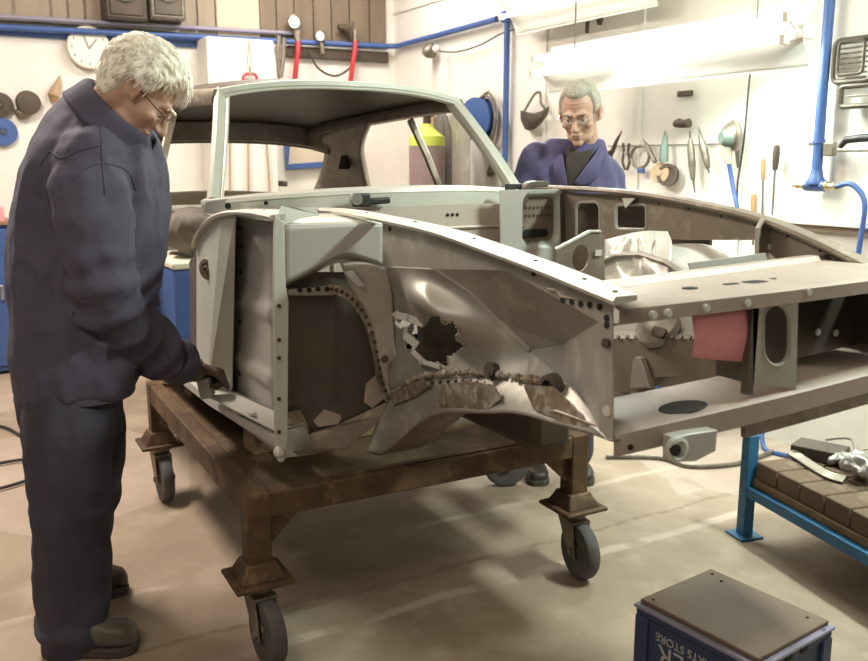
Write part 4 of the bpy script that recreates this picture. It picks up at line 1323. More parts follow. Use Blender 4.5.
def shoe(nm, heel, toe, width, h, parent, m):
    heel, toe = Vector(heel), Vector(toe)
    d = (toe - heel)
    Ls = d.length
    d.normalize()
    s = V(-d.y, d.x, 0)
    mb = MB()
    prof = [(0.0, 0.030, 0.34), (0.05, 0.036, 0.44), (0.16, 0.040, 1.0), (0.30, 0.039, 0.98), (0.42, 0.039, 0.80), (0.55, 0.043, 0.62), (0.70, 0.050, 0.55), (0.85, 0.050, 0.50), (0.95, 0.040, 0.42), (1.0, 0.020, 0.28)]
    rings = []
    for t, w_, hh in prof:
        z = h * hh
        rings.append((heel + d * (t * Ls) + V(0, 0, 0.02 + z / 2), s * w_ * width / 0.1, V(0, 0, z / 2)))
    loft(mb, rings, 18, 2.8)
    o = remeshed(nm, mb, m, parent, 0.006, 5, lambda co, nn: co + nn * 0.0015 * noise.noise(co * 40))
    sl = MB()
    outl = []
    for t, w_, hh in prof:
        outl.append(heel + d * (t * Ls) + s * (w_ + 0.004) * width / 0.1)
    for t, w_, hh in reversed(prof):
        outl.append(heel + d * (t * Ls) - s * (w_ + 0.004) * width / 0.1)
    sl.plate([p + V(0, 0, 0.014) for p in outl], [], 0.028, nrm=(0, 0, 1))
    sl.build('sole', M['sole'], o, bevel=0.004)
    lc = MB()
    for k in range(4):
        t = 0.42 + 0.055 * k
        z = 0.02 + h * (0.80 - 0.085 * k)
        c = heel + d * (t * Ls) + V(0, 0, z)
        lc.tube([c - s * 0.026 - V(0, 0, 0.008), c + V(0, 0, 0.003), c + s * 0.026 - V(0, 0, 0.008)], 0.003, 6)
    stuff(lc.build('laces', M['sole'], o))
    return o


def spectacles(L, parent, s, rim):
    mb = MB()
    ln = MB()
    for sx in (-1, 1):
        lp = [L(sx * 0.034 + 0.024 * math.cos(t) * (1.0), 0.100 + 0.002 * math.cos(t) * sx - abs(0.034 + 0.024 * math.cos(t) * sx - 0.034) * 0.18, -0.002 + 0.016 * math.sin(t)) for t in [2 * PI * i / 18 for i in range(18)]]
        mb.tube(lp, 0.0014 * s, 6, closed=True)
        ln.plate(lp, [], 0.001)
        mb.tube(curve_pts([L(sx * 0.058, 0.094, 0.002), L(sx * 0.074, 0.070, 0.003), L(sx * 0.081, 0.01, 0.006), L(sx * 0.083, -0.016, -0.006)], 4), 0.0017 * s, 6)
    mb.tube(curve_pts([L(-0.010, 0.101, 0.002), L(0, 0.106, 0.006), L(0.010, 0.101, 0.002)], 3), 0.0015 * s, 6)
    o = mb.build('spectacles', M[rim], parent)
    ln.build('lens', M['lens'], o)
    return o


def eyes(L, H, s, parent):
    for sx in (-1, 1):
        e = MB().ball(L(sx * 0.031, 0.074, 0.001), 0.0125 * s, 8).build('eye', M['eye_white'], parent)
        MB().ball(L(sx * 0.031, 0.0808, -0.005), 0.0060 * s, 6).build('iris', M['iris'], e)
        MB().ball(L(sx * 0.031, 0.0752, 0.0046), 0.0129 * s, 8).build('eyelid', M['skin'], e)


# ---------- the man at the left, stooped over the sill
D0 = 2.52
foot_r, toe_r = on('z', 50, 654, 0), on('z', 139, 647, 0)
foot_l = on('z', 60, 604, 0)
toe_l = on('z', 128, 588, 0)
man = thing('person', 'white-haired person in dark navy overalls stooping to touch the near sill with a gloved hand', 'person', (foot_r + toe_l) / 2)
A1 = math.radians(13)
face_h = RT * math.cos(A1) + FW * math.sin(A1)
PT = math.radians(47)
e_f = face_h * math.cos(PT) - UP * math.sin(PT)
e_u = face_h * math.sin(PT) + UP * math.cos(PT)
e_r = e_f.cross(e_u)
Hm = Matrix((e_r, e_f, e_u)).transposed()
HS = 1.0
hc_ = mp(139, 92, 2.44)
body = MB()
Lh = head_shapes(body, Hm, hc_, HS)
neck_b = mp(101, 126, 2.50)
limb(body, [Lh(0, -0.03, -0.03), (Lh(0, -0.035, -0.09) + neck_b) / 2, neck_b], [0.062 * HS, 0.060 * HS, 0.068], 16)


def ringpx(xl, xr, py, D, hd):
    a, b = mp(xl, py, D), mp(xr, py, D)
    m_ = (a + b) / 2
    vr = V(m_.x - CAM.x, m_.y - CAM.y, 0).normalized()
    return (m_, V(-vr.y, vr.x, 0) * -(b - a).length / 2, vr * hd)

tors = [(25, 129, 386, 0.200), (21, 137, 350, 0.190), (20, 146, 305, 0.185), (20, 158, 255, 0.185), (22, 161, 210, 0.190), (29, 158, 172, 0.195), (39, 150, 142, 0.18), (54, 138, 118, 0.145), (72, 124, 100, 0.10)]
core = MB()
loft(body, [ringpx(xl + 12, xr - 12, py, D0 - 0.01, hd - 0.035) for xl, xr, py, hd in tors], 20)
# arms under the sleeves
sr = [mp(92, 158, D0 - 0.15), mp(92, 200, D0 - 0.20), mp(97, 250, D0 - 0.20), mp(106, 292, D0 - 0.17), mp(126, 322, D0 - 0.08), mp(152, 345, D0 + 0.03), mp(170, 358, D0 + 0.11), mp(181, 365, D0 + 0.155)]
wr_r = mp(187, 368, D0 + 0.19)
sl_ = [mp(95, 160, D0 + 0.17), mp(98, 205, D0 + 0.22), mp(100, 255, D0 + 0.24), mp(102, 298, D0 + 0.25), mp(106, 330, D0 + 0.24), mp(110, 352, D0 + 0.24)]
wr_l = mp(111, 358, D0 + 0.24)
for path, wr_ in ((sr, wr_r), (sl_, wr_l)):
    pp, rr = smooth_path(path + [wr_], [0.055] * 3 + [0.045] * (len(path) - 4) + [0.036, 0.03], 3)
    limb(body, pp, rr, 12)
hand(body, wr_l, mp(114, 385, D0 + 0.24) - wr_l, -FW * 0.8 - RT * 0.4, 1, (0.35, 0.4, 0.3), 1.0)
# legs inside the trousers
legr = [(68, 385, D0 - 0.07, 46), (69, 430, D0 - 0.11, 42), (71, 485, D0 - 0.135, 35), (72, 535, D0 - 0.15, 32), (72, 585, D0 - 0.16, 31), (73, 618, D0 - 0.165, 31), (72, 640, D0 - 0.168, 31)]
legl = [(82, 385, D0 + 0.08, 40), (87, 430, D0 + 0.11, 33), (86, 480, D0 + 0.14, 29), (79, 530, D0 + 0.16, 26), (76, 565, D0 + 0.17, 25), (76, 588, D0 + 0.175, 25)]
for lg in (legr, legl):
    pp, rr = smooth_path([mp(a, b, c) for a, b, c, d in lg], [(mp(a + d, b, c) - mp(a, b, c)).length * 0.62 for a, b, c, d in lg], 3)
    limb(body, pp[:-2], rr[:-2], 12)
hd = head_disp(Hm, hc_, HS)
def dsp(co, nn):
    return co + hd(co) if (co - hc_).length < 0.16 * HS else co
remeshed('body', body, M['skin'], man, 0.0048, 4, dsp)
eyes(Lh, Hm, HS, man)

# hair
def thick(b, d):
    front = sstep(0.060, 0.078, b.z + 0.10 * max(0, -d.y) + 0.012 * math.sin(d.x * 9))
    side = sstep(-0.012, 0.012, b.z - 0.010 - 0.9 * max(0, b.y - 0.012))
    back = sstep(-0.085, -0.065, b.z)
    k = front if d.y > 0.55 else (side if d.y > -0.15 else back)
    if 0.35 < d.y <= 0.55:
        k = side + (front - side) * sstep(0.35, 0.55, d.y)
    if -0.35 < d.y <= -0.15:
        k = back + (side - back) * sstep(-0.35, -0.15, d.y)
    strand = noise.noise(V(d.x * 16, d.y * 3.2, d.z * 5)) * 0.006 + noise.noise(V(d.x * 34, d.y * 6, d.z * 10)) * 0.003
    lift = 0.019 + 0.007 * d.z + 0.012 * max(0, d.y) * max(0, d.z) + strand
    return -0.010 + k * (0.010 + lift)
hair = hair_mesh(Lh, thick).build('hair', M['hair_white'], man, smooth=180)
tf = MB()
rs_ = random.Random(3)
for i in range(2600):
    th, ph = math.acos(rs_.uniform(-0.75, 1)), rs_.uniform(0, 2 * PI)
    d = V(math.sin(th) * math.cos(ph), math.sin(th) * math.sin(ph), math.cos(th))
    b = V(d.x * 0.076, -0.014 + d.y * 0.098, 0.038 + d.z * (0.084 if d.z > 0 else 0.120))
    t = thick(b, d)
    if t < 0.012:
        continue
    # combed forward over the brow and down the sides
    g = V(d.x * 0.35, 0.9 if d.z > 0.35 else (-0.35 if d.y < 0 else 0.1), -0.55 - 0.4 * (1 - max(0, d.z)))
    g = (g - d * g.dot(d)).normalized()
    p0 = b + d * (t - 0.004)
    ln_ = rs_.uniform(0.022, 0.04)
    p1 = p0 + g * ln_ * 0.55 + d * 0.0035
    p2 = p0 + g * ln_ - d * 0.001 + V(rs_.uniform(-1, 1), rs_.uniform(-1, 1), rs_.uniform(-1, 1)) * 0.003
    s_ = d.cross(g) * rs_.uniform(0.0008, 0.0016)
    tf.add([Lh(*(p0 - s_)), Lh(*(p0 + s_)), Lh(*(p1 + s_ * 0.8)), Lh(*(p1 - s_ * 0.8)), Lh(*p2), Lh(*(p1 + d * 0.002)), Lh(*(p0 + d * 0.001))],
           [(0, 3, 5, 6), (6, 5, 2, 1), (3, 4, 5), (5, 4, 2), (0, 1, 2, 3), (3, 2, 4)])
stuff(tf.build('hair_strands', M['hair_white'], hair, smooth=180))
spectacles(Lh, man, HS, 'dark_steel')
eb_ = MB()
for sx in (-1, 1):
    eb_.tube(curve_pts([Lh(sx * 0.014, 0.101, 0.022), Lh(sx * 0.03, 0.100, 0.028), Lh(sx * 0.05, 0.085, 0.022)], 4), 0.0035, 6)
eb_.build('eyebrows', M['hair_white'], man)

# jacket
jk = MB()
loft(jk, [ringpx(xl, xr, py, D0, hd) for xl, xr, py, hd in tors], 24, 2.5)
pp, rr = smooth_path(sr, [0.086, 0.090, 0.085, 0.080, 0.076, 0.072, 0.064, 0.060], 5)
path_r = pp
limb(jk, pp[:-3], rr[:-3], 16)
pp, rr = smooth_path(sl_, [0.085, 0.088, 0.082, 0.076, 0.066, 0.058], 5)
path_l = pp
limb(jk, pp, rr, 16)
f1 = folds(path_r, 0.050, 80, lambda u: 0.15 + 1.0 * math.exp(-((u - 0.66) / 0.22) ** 2), 1.0)
f2 = folds(path_l, 0.010, 55, lambda u: 0.4, 4.0)
def jd(co, nn):
    k = f1(co) + f2(co)
    k += drape(co, 4.2, 0.016, (1, 1, 0.32), 2.0)
    k += drape(co, 9.0, 0.008, (1, 1, 0.55), 7.0)
    return co + nn * k
jacket = remeshed('jacket', jk, M['jacket'], man, 0.010, 4, jd)
# hem band, cuff, collar, seams
hem = [mp(0, 0, 1)] * 0
c_, a_, b_ = ringpx(24, 130, 385, D0, 0.20)
hem = [c_ + a_ * math.copysign(abs(math.cos(t)) ** 0.8, math.cos(t)) + b_ * math.copysign(abs(math.sin(t)) ** 0.8, math.sin(t)) for t in [2 * PI * i / 40 for i in range(40)]]
MB().bar(hem, 0.012, 0.035, up=(0, 0, 1), closed=True).build('hem', M['jacket'], jacket, bevel=0.004)
cu = [sr[-1] * 1.0 + (sr[-1] - sr[-2]).normalized() * d for d in (-0.055, -0.02, 0.012, 0.016)]
MB().tube(cu, [0.070, 0.067, 0.064, 0.054], 20).build('cuff', M['jacket'], jacket, bevel=0.004)
nc = mp(116, 117, 2.46)
ax_ = (RT * 0.70 + UP * 0.71).normalized()
s1 = (FW - ax_ * FW.dot(ax_)).normalized()
s2 = s1.cross(ax_).normalized()
if s2.dot(RT) < 0:
    s2 = -s2
rows = []
for h_, r_ in ((-0.035, 0.90), (-0.010, 0.86), (0.014, 0.86), (0.026, 0.92), (0.018, 0.99), (-0.016, 1.06), (-0.045, 1.13)):
    rows.append([nc + ax_ * h_ + (s2 * math.cos(t) * 0.122 + s1 * math.sin(t) * 0.100) * r_ for t in [0.30 + (2 * PI - 0.60) * k / 30 for k in range(31)]])
MB().patch(rows, 1, 3).build('collar', M['jacket'], jacket, smooth=180, solid=0.006)
# yoke and sleeve seams, placket
def seam_line(nm, pts, r=0.0018):
    from mathutils.bvhtree import BVHTree
    off = jacket.location + man.location
    bv = BVHTree.FromPolygons([v.co + off for v in jacket.data.vertices], [p.vertices for p in jacket.data.polygons])
    out = []
    for p in curve_pts(pts, 6):
        h = bv.ray_cast(CAM, (p - CAM).normalized())
        if h[0] is not None:
            out.append(h[0] + h[1] * 0.001)
    if len(out) > 3:
        MB().tube(out, r, 6).build(nm, M['jacket'], jacket)
seam_line('yoke_seam', [mp(x, y, 2.4) for x, y in ((40, 165), (50, 152), (62, 158), (82, 150), (101, 145))])
seam_line('shoulder_seam', [mp(x, y, 2.4) for x, y in ((98, 112), (101, 130), (102, 160), (105, 195))])
seam_line('sleeve_seam', [mp(x, y, 2.4) for x, y in ((72, 180), (90, 166), (110, 164), (128, 172), (136, 190))])
seam_line('cuff_seam', [mp(x, y, 2.4) for x, y in ((165, 345), (168, 358), (170, 372))])

# trousers
tj = MB()
loft(tj, [ringpx(32, 112, 366, D0, 0.11), ringpx(22, 121, 394, D0, 0.140), ringpx(24, 122, 415, D0, 0.15), ringpx(30, 120, 436, D0, 0.14)], 20, 2.4)
legpaths = []
for lg in (legr, legl):
    pp, rr = smooth_path([mp(a, b, c) for a, b, c, d in lg], [(mp(a + d, b, c) - mp(a, b, c)).length * (0.86 if b < 400 else 1.0) for a, b, c, d in lg], 5)
    limb(tj, pp, rr, 18)
    legpaths.append(pp)
g1 = folds(legpaths[0], 0.034, 55, lambda u: 0.15 + 0.35 * math.exp(-((u - 0.45) / 0.12) ** 2) + 1.1 * sstep(0.84, 0.98, u), 2.0)
g2 = folds(legpaths[1], 0.028, 55, lambda u: 0.15 + 0.35 * math.exp(-((u - 0.5) / 0.12) ** 2) + 1.0 * sstep(0.84, 0.98, u), 5.0)
zmin = mp(72, 641, D0 - 0.168).z
def td(co, nn):
    k = g1(co) + g2(co) + drape(co, 4.5, 0.015, (1, 1, 0.28), 5.0) + drape(co, 10.0, 0.006, (1, 1, 0.5), 9.0)
    q = co + nn * k
    return q
trz = remeshed('trousers', tj, M['trousers'], man, 0.010, 4, td)
shoe('shoe', foot_r, toe_r, 0.105, 0.135, man, M['boot'])
shoe('shoe', foot_l, toe_l, 0.105, 0.125, man, M['boot_dark'])

# right glove and the block it holds
gl = MB()
gd = mp(203, 371, D0 + 0.235) - wr_r
limb(gl, [wr_r - gd.normalized() * 0.05, wr_r - gd.normalized() * 0.01, wr_r + gd.normalized() * 0.025], [0.052, 0.048, 0.040], 14)
glv = remeshed('glove', gl, M['glove'], man, 0.006, 3, lambda co, nn: co + nn * (0.003 * math.sin(co.dot(gd.normalized()) * 330)))
gh_ = MB()
tips = hand(gh_, wr_r + gd.normalized() * 0.012, gd, -UP * 0.85 + RT * 0.2 - FW * 0.3, -1, (1.2, 1.3, 0.8), 1.08, 0.012)
remeshed('glove_hand', gh_, M['glove_palm'], glv, 0.005, 2)
tipc = sum(tips, Vector()) / 4
hb_ = MB().obox(mp(206, 387, D0 + 0.245), RT * 0.020 + UP * 0.004, FW * 0.026, UP * 0.034 - RT * 0.006)
hb_ = hb_.build('rubbing_block', M['primer'], bevel=0.006)
tag(hb_, 'small grey rubbing block held in the gloved hand against the sill', 'tool')

# ---------- the man beyond the far wing
D1 = 3.78
man2 = thing('person', 'grey-haired person in violet blue overalls and clear glasses behind the far wing', 'person', on('y', 575, 150, 1.12) * V(1, 1, 0) if False else V(*(mp(575, 150, D1).xy), 0))
A2 = math.radians(-22)
face_h = (-FW) * math.cos(A2) + RT * math.sin(A2)
PT2 = math.radians(19)
e_f = face_h * math.cos(PT2) - UP * math.sin(PT2)
e_u = face_h * math.sin(PT2) + UP * math.cos(PT2)
# head tipped a little towards the image's left
e_u = (e_u - RT * 0.04).normalized()
e_r = e_f.cross(e_u).normalized()
e_u = e_r.cross(e_f).normalized()
Hm2 = Matrix((e_r, e_f, e_u)).transposed()
hc2 = mp(580, 114, D1 - 0.10)
HS2 = 0.98
body = MB()
L2 = head_shapes(body, Hm2, hc2, HS2)
nb2 = mp(587, 152, D1 + 0.0)
limb(body, [L2(0, -0.03, -0.03), (L2(0, -0.03, -0.08) + nb2) / 2, nb2], [0.058, 0.056, 0.064], 14)
t2 = [(540, 606, 350, 0.12), (535, 612, 300, 0.125), (533, 615, 250, 0.13), (524, 619, 215, 0.135), (522, 618, 192, 0.130), (523, 616, 176, 0.12), (529, 612, 162, 0.10), (540, 607, 150, 0.085), (551, 604, 140, 0.065)]
def r2(xl, xr, py, D, hd):
    a, b = mp(xl, py, D), mp(xr, py, D)
    ax = (b - a) / 2
    return ((a + b) / 2, ax, FW * hd)
loft(body, [r2(xl + 7, xr - 7, py, D1, hd - 0.025) for xl, xr, py, hd in t2], 18)
ar = [mp(605, 170, D1 + 0.02), mp(612, 205, D1 + 0.03), mp(613, 235, D1 + 0.05), mp(602, 262, D1 - 0.02), mp(588, 278, D1 - 0.12)]
al = [mp(536, 160, D1 - 0.02), mp(521, 196, D1 - 0.02), mp(519, 232, D1 + 0.0), mp(535, 258, D1 - 0.06), mp(550, 275, D1 - 0.13)]
for path in (ar, al):
    pp, rr = smooth_path(path, [0.05, 0.05, 0.044, 0.038, 0.03], 3)
    limb(body, pp, rr, 10)
    dd = (path[-1] - path[-2])
    hand(body, path[-1], dd, -UP + FW * -0.2, 1 if path is ar else -1, (0.4, 0.5, 0.4), 0.95)
lr2 = [mp(590, 350, D1), mp(592, 420, D1 + 0.02)]
legs2 = []
for sx, px in ((1, 577), (-1, 545)):
    top_ = mp(px, 345, D1)
    top_ = top_ + FW * 0.05
    kn = V(top_.x, top_.y, 0.50) + RT * sx * 0.01 - FW * 0.02
    an = V(top_.x, top_.y, 0.09) + RT * sx * 0.03 + FW * 0.02
    legs2.append([top_, top_ * 0.5 + kn * 0.5, kn, kn * 0.5 + an * 0.5, an])
    limb(body, legs2[-1], [0.075, 0.068, 0.055, 0.05, 0.04], 10)
hd2 = head_disp(Hm2, hc2, HS2)
remeshed('body', body, M['skin'], man2, 0.005, 4, lambda co, nn: co + hd2(co) if (co - hc2).length < 0.165 else co)
eyes(L2, Hm2, HS2, man2)
def thick2(b, d):
    front = sstep(0.070, 0.092, b.z - 0.25 * d.x * d.x * 0.1)
    side = sstep(0.004, 0.022, b.z - 0.004 + 0.75 * max(0, b.y - 0.015))
    back = sstep(-0.055, -0.040, b.z)
    k = front if d.y > 0.62 else (side if d.y > -0.15 else back)
    if 0.40 < d.y <= 0.62:
        k = side + (front - side) * sstep(0.40, 0.62, d.y)
    if -0.35 < d.y <= -0.15:
        k = back + (side - back) * sstep(-0.35, -0.15, d.y)
    return -0.010 + k * (0.019 + 0.007 * max(0, d.z) + 0.004 * noise.noise(d * 14) + 0.002 * noise.noise(d * 40))
hair = hair_mesh(L2, thick2, 64).build('hair', M['hair_grey'], man2, smooth=180)
spectacles(L2, man2, HS2, 'chrome')
eb_ = MB()
for sx in (-1, 1):
    eb_.tube(curve_pts([L2(sx * 0.014, 0.101, 0.022), L2(sx * 0.03, 0.100, 0.027), L2(sx * 0.05, 0.085, 0.021)], 4), 0.003, 6)
eb_.build('eyebrows', M['hair_grey'], man2)
jk = MB()
loft(jk, [r2(xl, xr, py, D1, hd) for xl, xr, py, hd in t2], 22, 2.4)
pps = []
for path in (ar, al):
    pp, rr = smooth_path(path, [0.066, 0.066, 0.060, 0.056, 0.050], 5)
    limb(jk, pp[:-1], rr[:-1], 14)
    pps.append(pp)
h1_, h2_ = folds(pps[0], 0.010, 60, lambda u: 0.6, 1.0), folds(pps[1], 0.010, 60, lambda u: 0.6, 6.0)
jacket = remeshed('jacket', jk, M['jacket2'], man2, 0.010, 4, lambda co, nn: co + nn * (h1_(co) + h2_(co) + drape(co, 6, 0.013, (1, 1, 0.45), 3.0)))
# open collar with lapels and the shirt between them
fp = lambda px, py, d: mp(px, py, D1 + d)
MB().patch([[fp(568, 146, -0.10), fp(581, 152, -0.125), fp(594, 148, -0.10)], [fp(566, 164, -0.140), fp(576, 167, -0.152), fp(587, 164, -0.140)], [fp(564, 180, -0.150), fp(571, 181, -0.158), fp(580, 180, -0.150)], [fp(564, 200, -0.150), fp(569, 200, -0.155), fp(574, 200, -0.150)]], 4, 4).build('shirt', M['shirt'], man2, smooth=180, solid=0.006)
MB().patch([[fp(600, 142, -0.02), fp(604, 150, -0.06), fp(602, 158, -0.10)], [fp(596, 152, -0.10), fp(600, 160, -0.125), fp(598, 168, -0.135)], [fp(586, 166, -0.160), fp(594, 172, -0.158), fp(598, 176, -0.140)], [fp(573, 184, -0.168), fp(580, 186, -0.164), fp(588, 184, -0.148)]], 4, 4).build('collar', M['jacket2'], jacket, smooth=180, solid=0.007)
MB().patch([[fp(561, 143, 0.0), fp(557, 148, -0.03), fp(553, 156, -0.06)], [fp(563, 158, -0.125), fp(558, 164, -0.125), fp(554, 170, -0.125)], [fp(566, 176, -0.160), fp(561, 180, -0.150), fp(558, 184, -0.13)], [fp(568, 192, -0.165), fp(564, 194, -0.155), fp(560, 196, -0.14)]], 4, 4).build('lapel', M['jacket2'], jacket, smooth=180, solid=0.007)
tj = MB()
loft(tj, [r2(538, 608, 330, D1, 0.105), r2(537, 610, 350, D1, 0.11), r2(540, 608, 372, D1, 0.11)], 18)
for lg in legs2:
    limb(tj, lg, [0.095, 0.088, 0.076, 0.072, 0.072], 16)
remeshed('trousers', tj, M['trousers'], man2, 0.012, 3, lambda co, nn: co + nn * drape(co, 5, 0.008, (1, 1, 0.4), 1.0))
for lg in legs2:
    b0 = V(lg[-1].x, lg[-1].y, 0)
    shoe('shoe', b0 + FW * 0.07, b0 - FW * 0.21, 0.095, 0.095, man2, M['boot_dark'])

# ------------------------------------------------------------------ lights of the place: fluorescent fittings
def fitting(nm_label, x0, x1, y, z, up=True):
    t = thing('fluorescent_fitting', nm_label, 'light fitting', ((x0 + x1) / 2, y, z), 'white twin reflector strip lights')
    MB().box((x0 - 0.02, y - 0.02, z - 0.03), (x1 + 0.02, y + 0.05, z + 0.03)).build('batten', M['reflector'], t, bevel=0.006)
    def refl(y0, z0, y1, z1, nm='reflector'):
        d = V(0, y1 - y0, z1 - z0)
        rows = [[V(x0, y0, z0), V(x1, y0, z0)], [V(x0, y0 + d.y * 0.5, z0 + d.z * 0.5) + V(0, 0.008, 0), V(x1, y0 + d.y * 0.5, z0 + d.z * 0.5) + V(0, 0.008, 0)], [V(x0, y1, z1), V(x1, y1, z1)]]
        r = MB().patch(rows, 4, 3).build(nm, M['reflector'], t, solid=0.003)
        MB().bar([V(x0, y1, z1), V(x1, y1, z1)], 0.008, 0.008).build('reflector_lip', M['reflector'], r)
    refl(y - 0.01, z - 0.02, y + 0.05, z - 0.135)
    refl(y - 0.01, z + 0.02, y + 0.06, z + 0.115)
    for dz, dy in ((-0.035, -0.085), (0.05, -0.075)):
        tb = MB().tube([V(x0 + 0.03, y + dy, z + dz), V(x1 - 0.03, y + dy, z + dz)], 0.013, 12).build('fluorescent_tube', M['tube_light'], t)
        for x in (x0 + 0.02, x1 - 0.02):
            MB().box((x - 0.012, y + dy - 0.016, z + dz - 0.018), (x + 0.012, y + dy + 0.016, z + dz + 0.018)).bar([V(x, y + dy, z + dz), V(x, y, z)], 0.01, 0.012).build('lamp_holder', M['cream'], tb)
    for x in (x0 + 0.25, x1 - 0.25):
        MB().tube([V(x, y + 0.02, z + 0.03), V(x, y + 0.02, ZC)], 0.004, 6).build('hanger', M['grey_tool'], t)
    return t
fitting('long white twin reflector strip light in front of the tool wall', -1.86, -0.16, 1.62, 1.90)
fitting('white strip light by the blue pipe, higher and further back than the other', -2.72, -1.42, 1.99, 2.345)

# ------------------------------------------------------------------ pipes on the walls
ZR = 2.345
rail = tag(MB().tube([V(XB + 0.08, -3.8, ZR - 0.10), V(XB + 0.08, 0.0, ZR - 0.04), V(XB + 0.08, YR - 0.10, ZR), V(XB + 0.14, YR - 0.04, ZR), V(-3.1, YR - 0.05, ZR + 0.02)], 0.022, 12).build('air_pipe', M['blue']),
           'blue air pipe running along the back wall and round the corner', 'pipe')
tag(MB().tube([V(XB + 0.07, -3.8, ZR - 0.03), V(XB + 0.07, 0.4, ZR + 0.035), V(XB + 0.07, 1.3, ZR + 0.05)], 0.016, 10).build('conduit', M['rail_grey']), 'lilac grey conduit above the blue band on the back wall', 'pipe')
tag(MB().tube([V(XB + 0.042, -3.8, ZR - 0.065), V(XB + 0.042, -0.6, ZR - 0.005), V(XB + 0.042, 0.5, ZR - 0.01)], 0.010, 8).build('cable', M['dark_steel']), 'thin dark cable just below the lilac grey conduit', 'cable')
xp = on('y', 506, 100, YR - 0.05).x
p = thing('drop_pipe', 'slim blue drop pipe down the wall beside the dark face mask', 'pipe', (xp, YR - 0.05, 0.9))
MB().tube([V(xp, YR - 0.05, 0.9), V(xp, YR - 0.05, ZR + 0.03)], 0.021, 12).build('pipe', M['blue'], p)
MB().box((xp - 0.05, YR - 0.08, ZR - 0.02), (xp + 0.05, YR - 0.01, ZR + 0.06)).build('elbow', M['blue'], p, bevel=0.015)
# big drop pipe with tee at the right
yq = YR - 0.06
a = on('y', 816, 181, yq)
dp = thing('drop_pipe', 'thick blue drop pipe with a tee valve, near the shelf edge', 'pipe', (a.x, yq, a.z))
MB().tube([a, V(a.x - 0.004, yq, a.z + 0.35), V(a.x - 0.006, yq, ZC)], 0.024, 14).build('pipe', M['blue'], dp)
MB().lathe(a + V(0, 0, 0.02), (0, 0, -1), [(-0.03, 0.026), (0.0, 0.030), (0.02, 0.042), (0.035, 0.042)], 16).build('flare', M['blue'], dp)
MB().tube([a + V(-0.05, 0, -0.022), a + V(0.05, 0, -0.022)], 0.026, 14).build('tee_body', M['blue'], dp)
for s in (-1, 1):
    q = a + V(0, 0, -0.022)
    MB().lathe(q, (s, 0, 0), [(0.05, 0.022), (0.062, 0.022), (0.064, 0.013), (0.085, 0.013), (0.087, 0.017), (0.10, 0.017), (0.102, 0.010), (0.125, 0.010)], 12).build('brass_tail', mat('brass', (0.52, 0.42, 0.24), 0.35, 0.8) if s < 0 else bpy.data.materials['brass'], dp)
MB().tube([V(a.x - 0.0, yq, a.z + 0.17), V(a.x - 0.002, yq, a.z + 0.185)], 0.03, 14).build('pipe_clip', M['blue'], dp)
hs = [a + V(0.115, -0.01, -0.022), on('y', 850, 184, yq - 0.01), on('y', 861, 193, yq - 0.01), on('y', 865, 207, yq - 0.015), on('y', 862, 230, yq - 0.02), on('y', 858, 255, yq - 0.03), on('y', 852, 300, yq - 0.05)]
tag(MB().tube(curve_pts(hs, 6), 0.012, 10).build('air_hose', M['blue']), 'blue air hose looping down from the brass tail of the tee valve', 'hose')

# ------------------------------------------------------------------ things on the tool wall
YT = YR - 0.03
def tw(px, py, d=0.0):
    return on('y', px, py, YT - d)
ZRACK = tw(660, 145).z
tag(MB().tube([V(tw(606, 145).x, YR - 0.012, ZRACK), V(tw(722, 145).x, YR - 0.012, ZRACK)], 0.0035, 8).build('tool_rail', M['grey_tool']), 'thin wire rail the air tools hang from on the white wall', 'rail')

def spindle(nm, label, cat, pts, rs, m, grp=None, extra=None, n=12):
    t = thing(nm, label, cat, pts[-1], grp)
    MB().tube(pts, rs, n).build('tool_body', M[m], t)
    if extra:
        extra(t)
    return t
g = 'air tools hanging on the tool wall'
def ex(t):
    MB().tube([tw(607, 163, 0.02), tw(611, 152, 0.03)], 0.018, 10).build('grip', M['black'], t)
spindle('hand_file', 'slim dark tool hanging at a slant, first on the wire rail', 'tool', [tw(608, 160, 0.02), tw(613, 150, 0.02), tw(617, 140, 0.02), tw(622, 131, 0.02)], [0.016, 0.014, 0.010, 0.003], 'dark_brown', g, ex)
t = thing('pliers', 'dark snips with two upright jaws hanging second on the wire rail', 'tool', tw(626, 170, 0.02), g)
for s in (-1, 1):
    MB().bar(curve_pts([tw(626 + s * 3, 143, 0.02), tw(626 + s * 2, 152, 0.02), tw(626 + s * 3.5, 161, 0.02), tw(626 + s * 1, 170, 0.02)], 4), 0.014, 0.012).build('jaw', M['dark_steel'], t, bevel=0.003)
MB().disc(tw(626, 153, 0.03), (0, 1, 0), 0.012, 0.012, 12).build('pivot', M['chrome'], t)
t = thing('hoop_clamp', 'thin metal hoop with a small blue foot hanging on the wire rail', 'tool', tw(641, 172, 0.02), g)
cc, rx, rz_ = tw(640, 157, 0.02), (tw(649, 157) - tw(640, 157)).length, (tw(640, 146) - tw(640, 157)).length
MB().tube([cc + V(rx * math.cos(q), 0, rz_ * math.sin(q)) for q in [2 * PI * i / 24 for i in range(24)]], 0.009, 8, closed=True).build('hoop', M['grey_tool'], t)
MB().box(tuple(tw(641, 171, 0.02) - V(0.022, 0.012, 0.012)), tuple(tw(641, 171, 0.02) + V(0.022, 0.012, 0.016))).build('blue_foot', M['blue'], t, bevel=0.005)
MB().tube([tw(643, 139, 0.02), tw(648, 147, 0.03), tw(655, 162, 0.03)], [0.004, 0.012, 0.014], 10).build('lever', M['grey_tool'], t)
t = thing('angle_grinder', 'green grey angle grinder with a tan disc hanging nose down', 'tool', tw(665, 192, 0.02), g)
MB().tube([tw(665, 131, 0.03), tw(665, 140, 0.03), tw(664, 150, 0.04), tw(664, 162, 0.04)], [0.004, 0.016, 0.024, 0.026], 14).build('tool_body', M['teal_tool'], t)
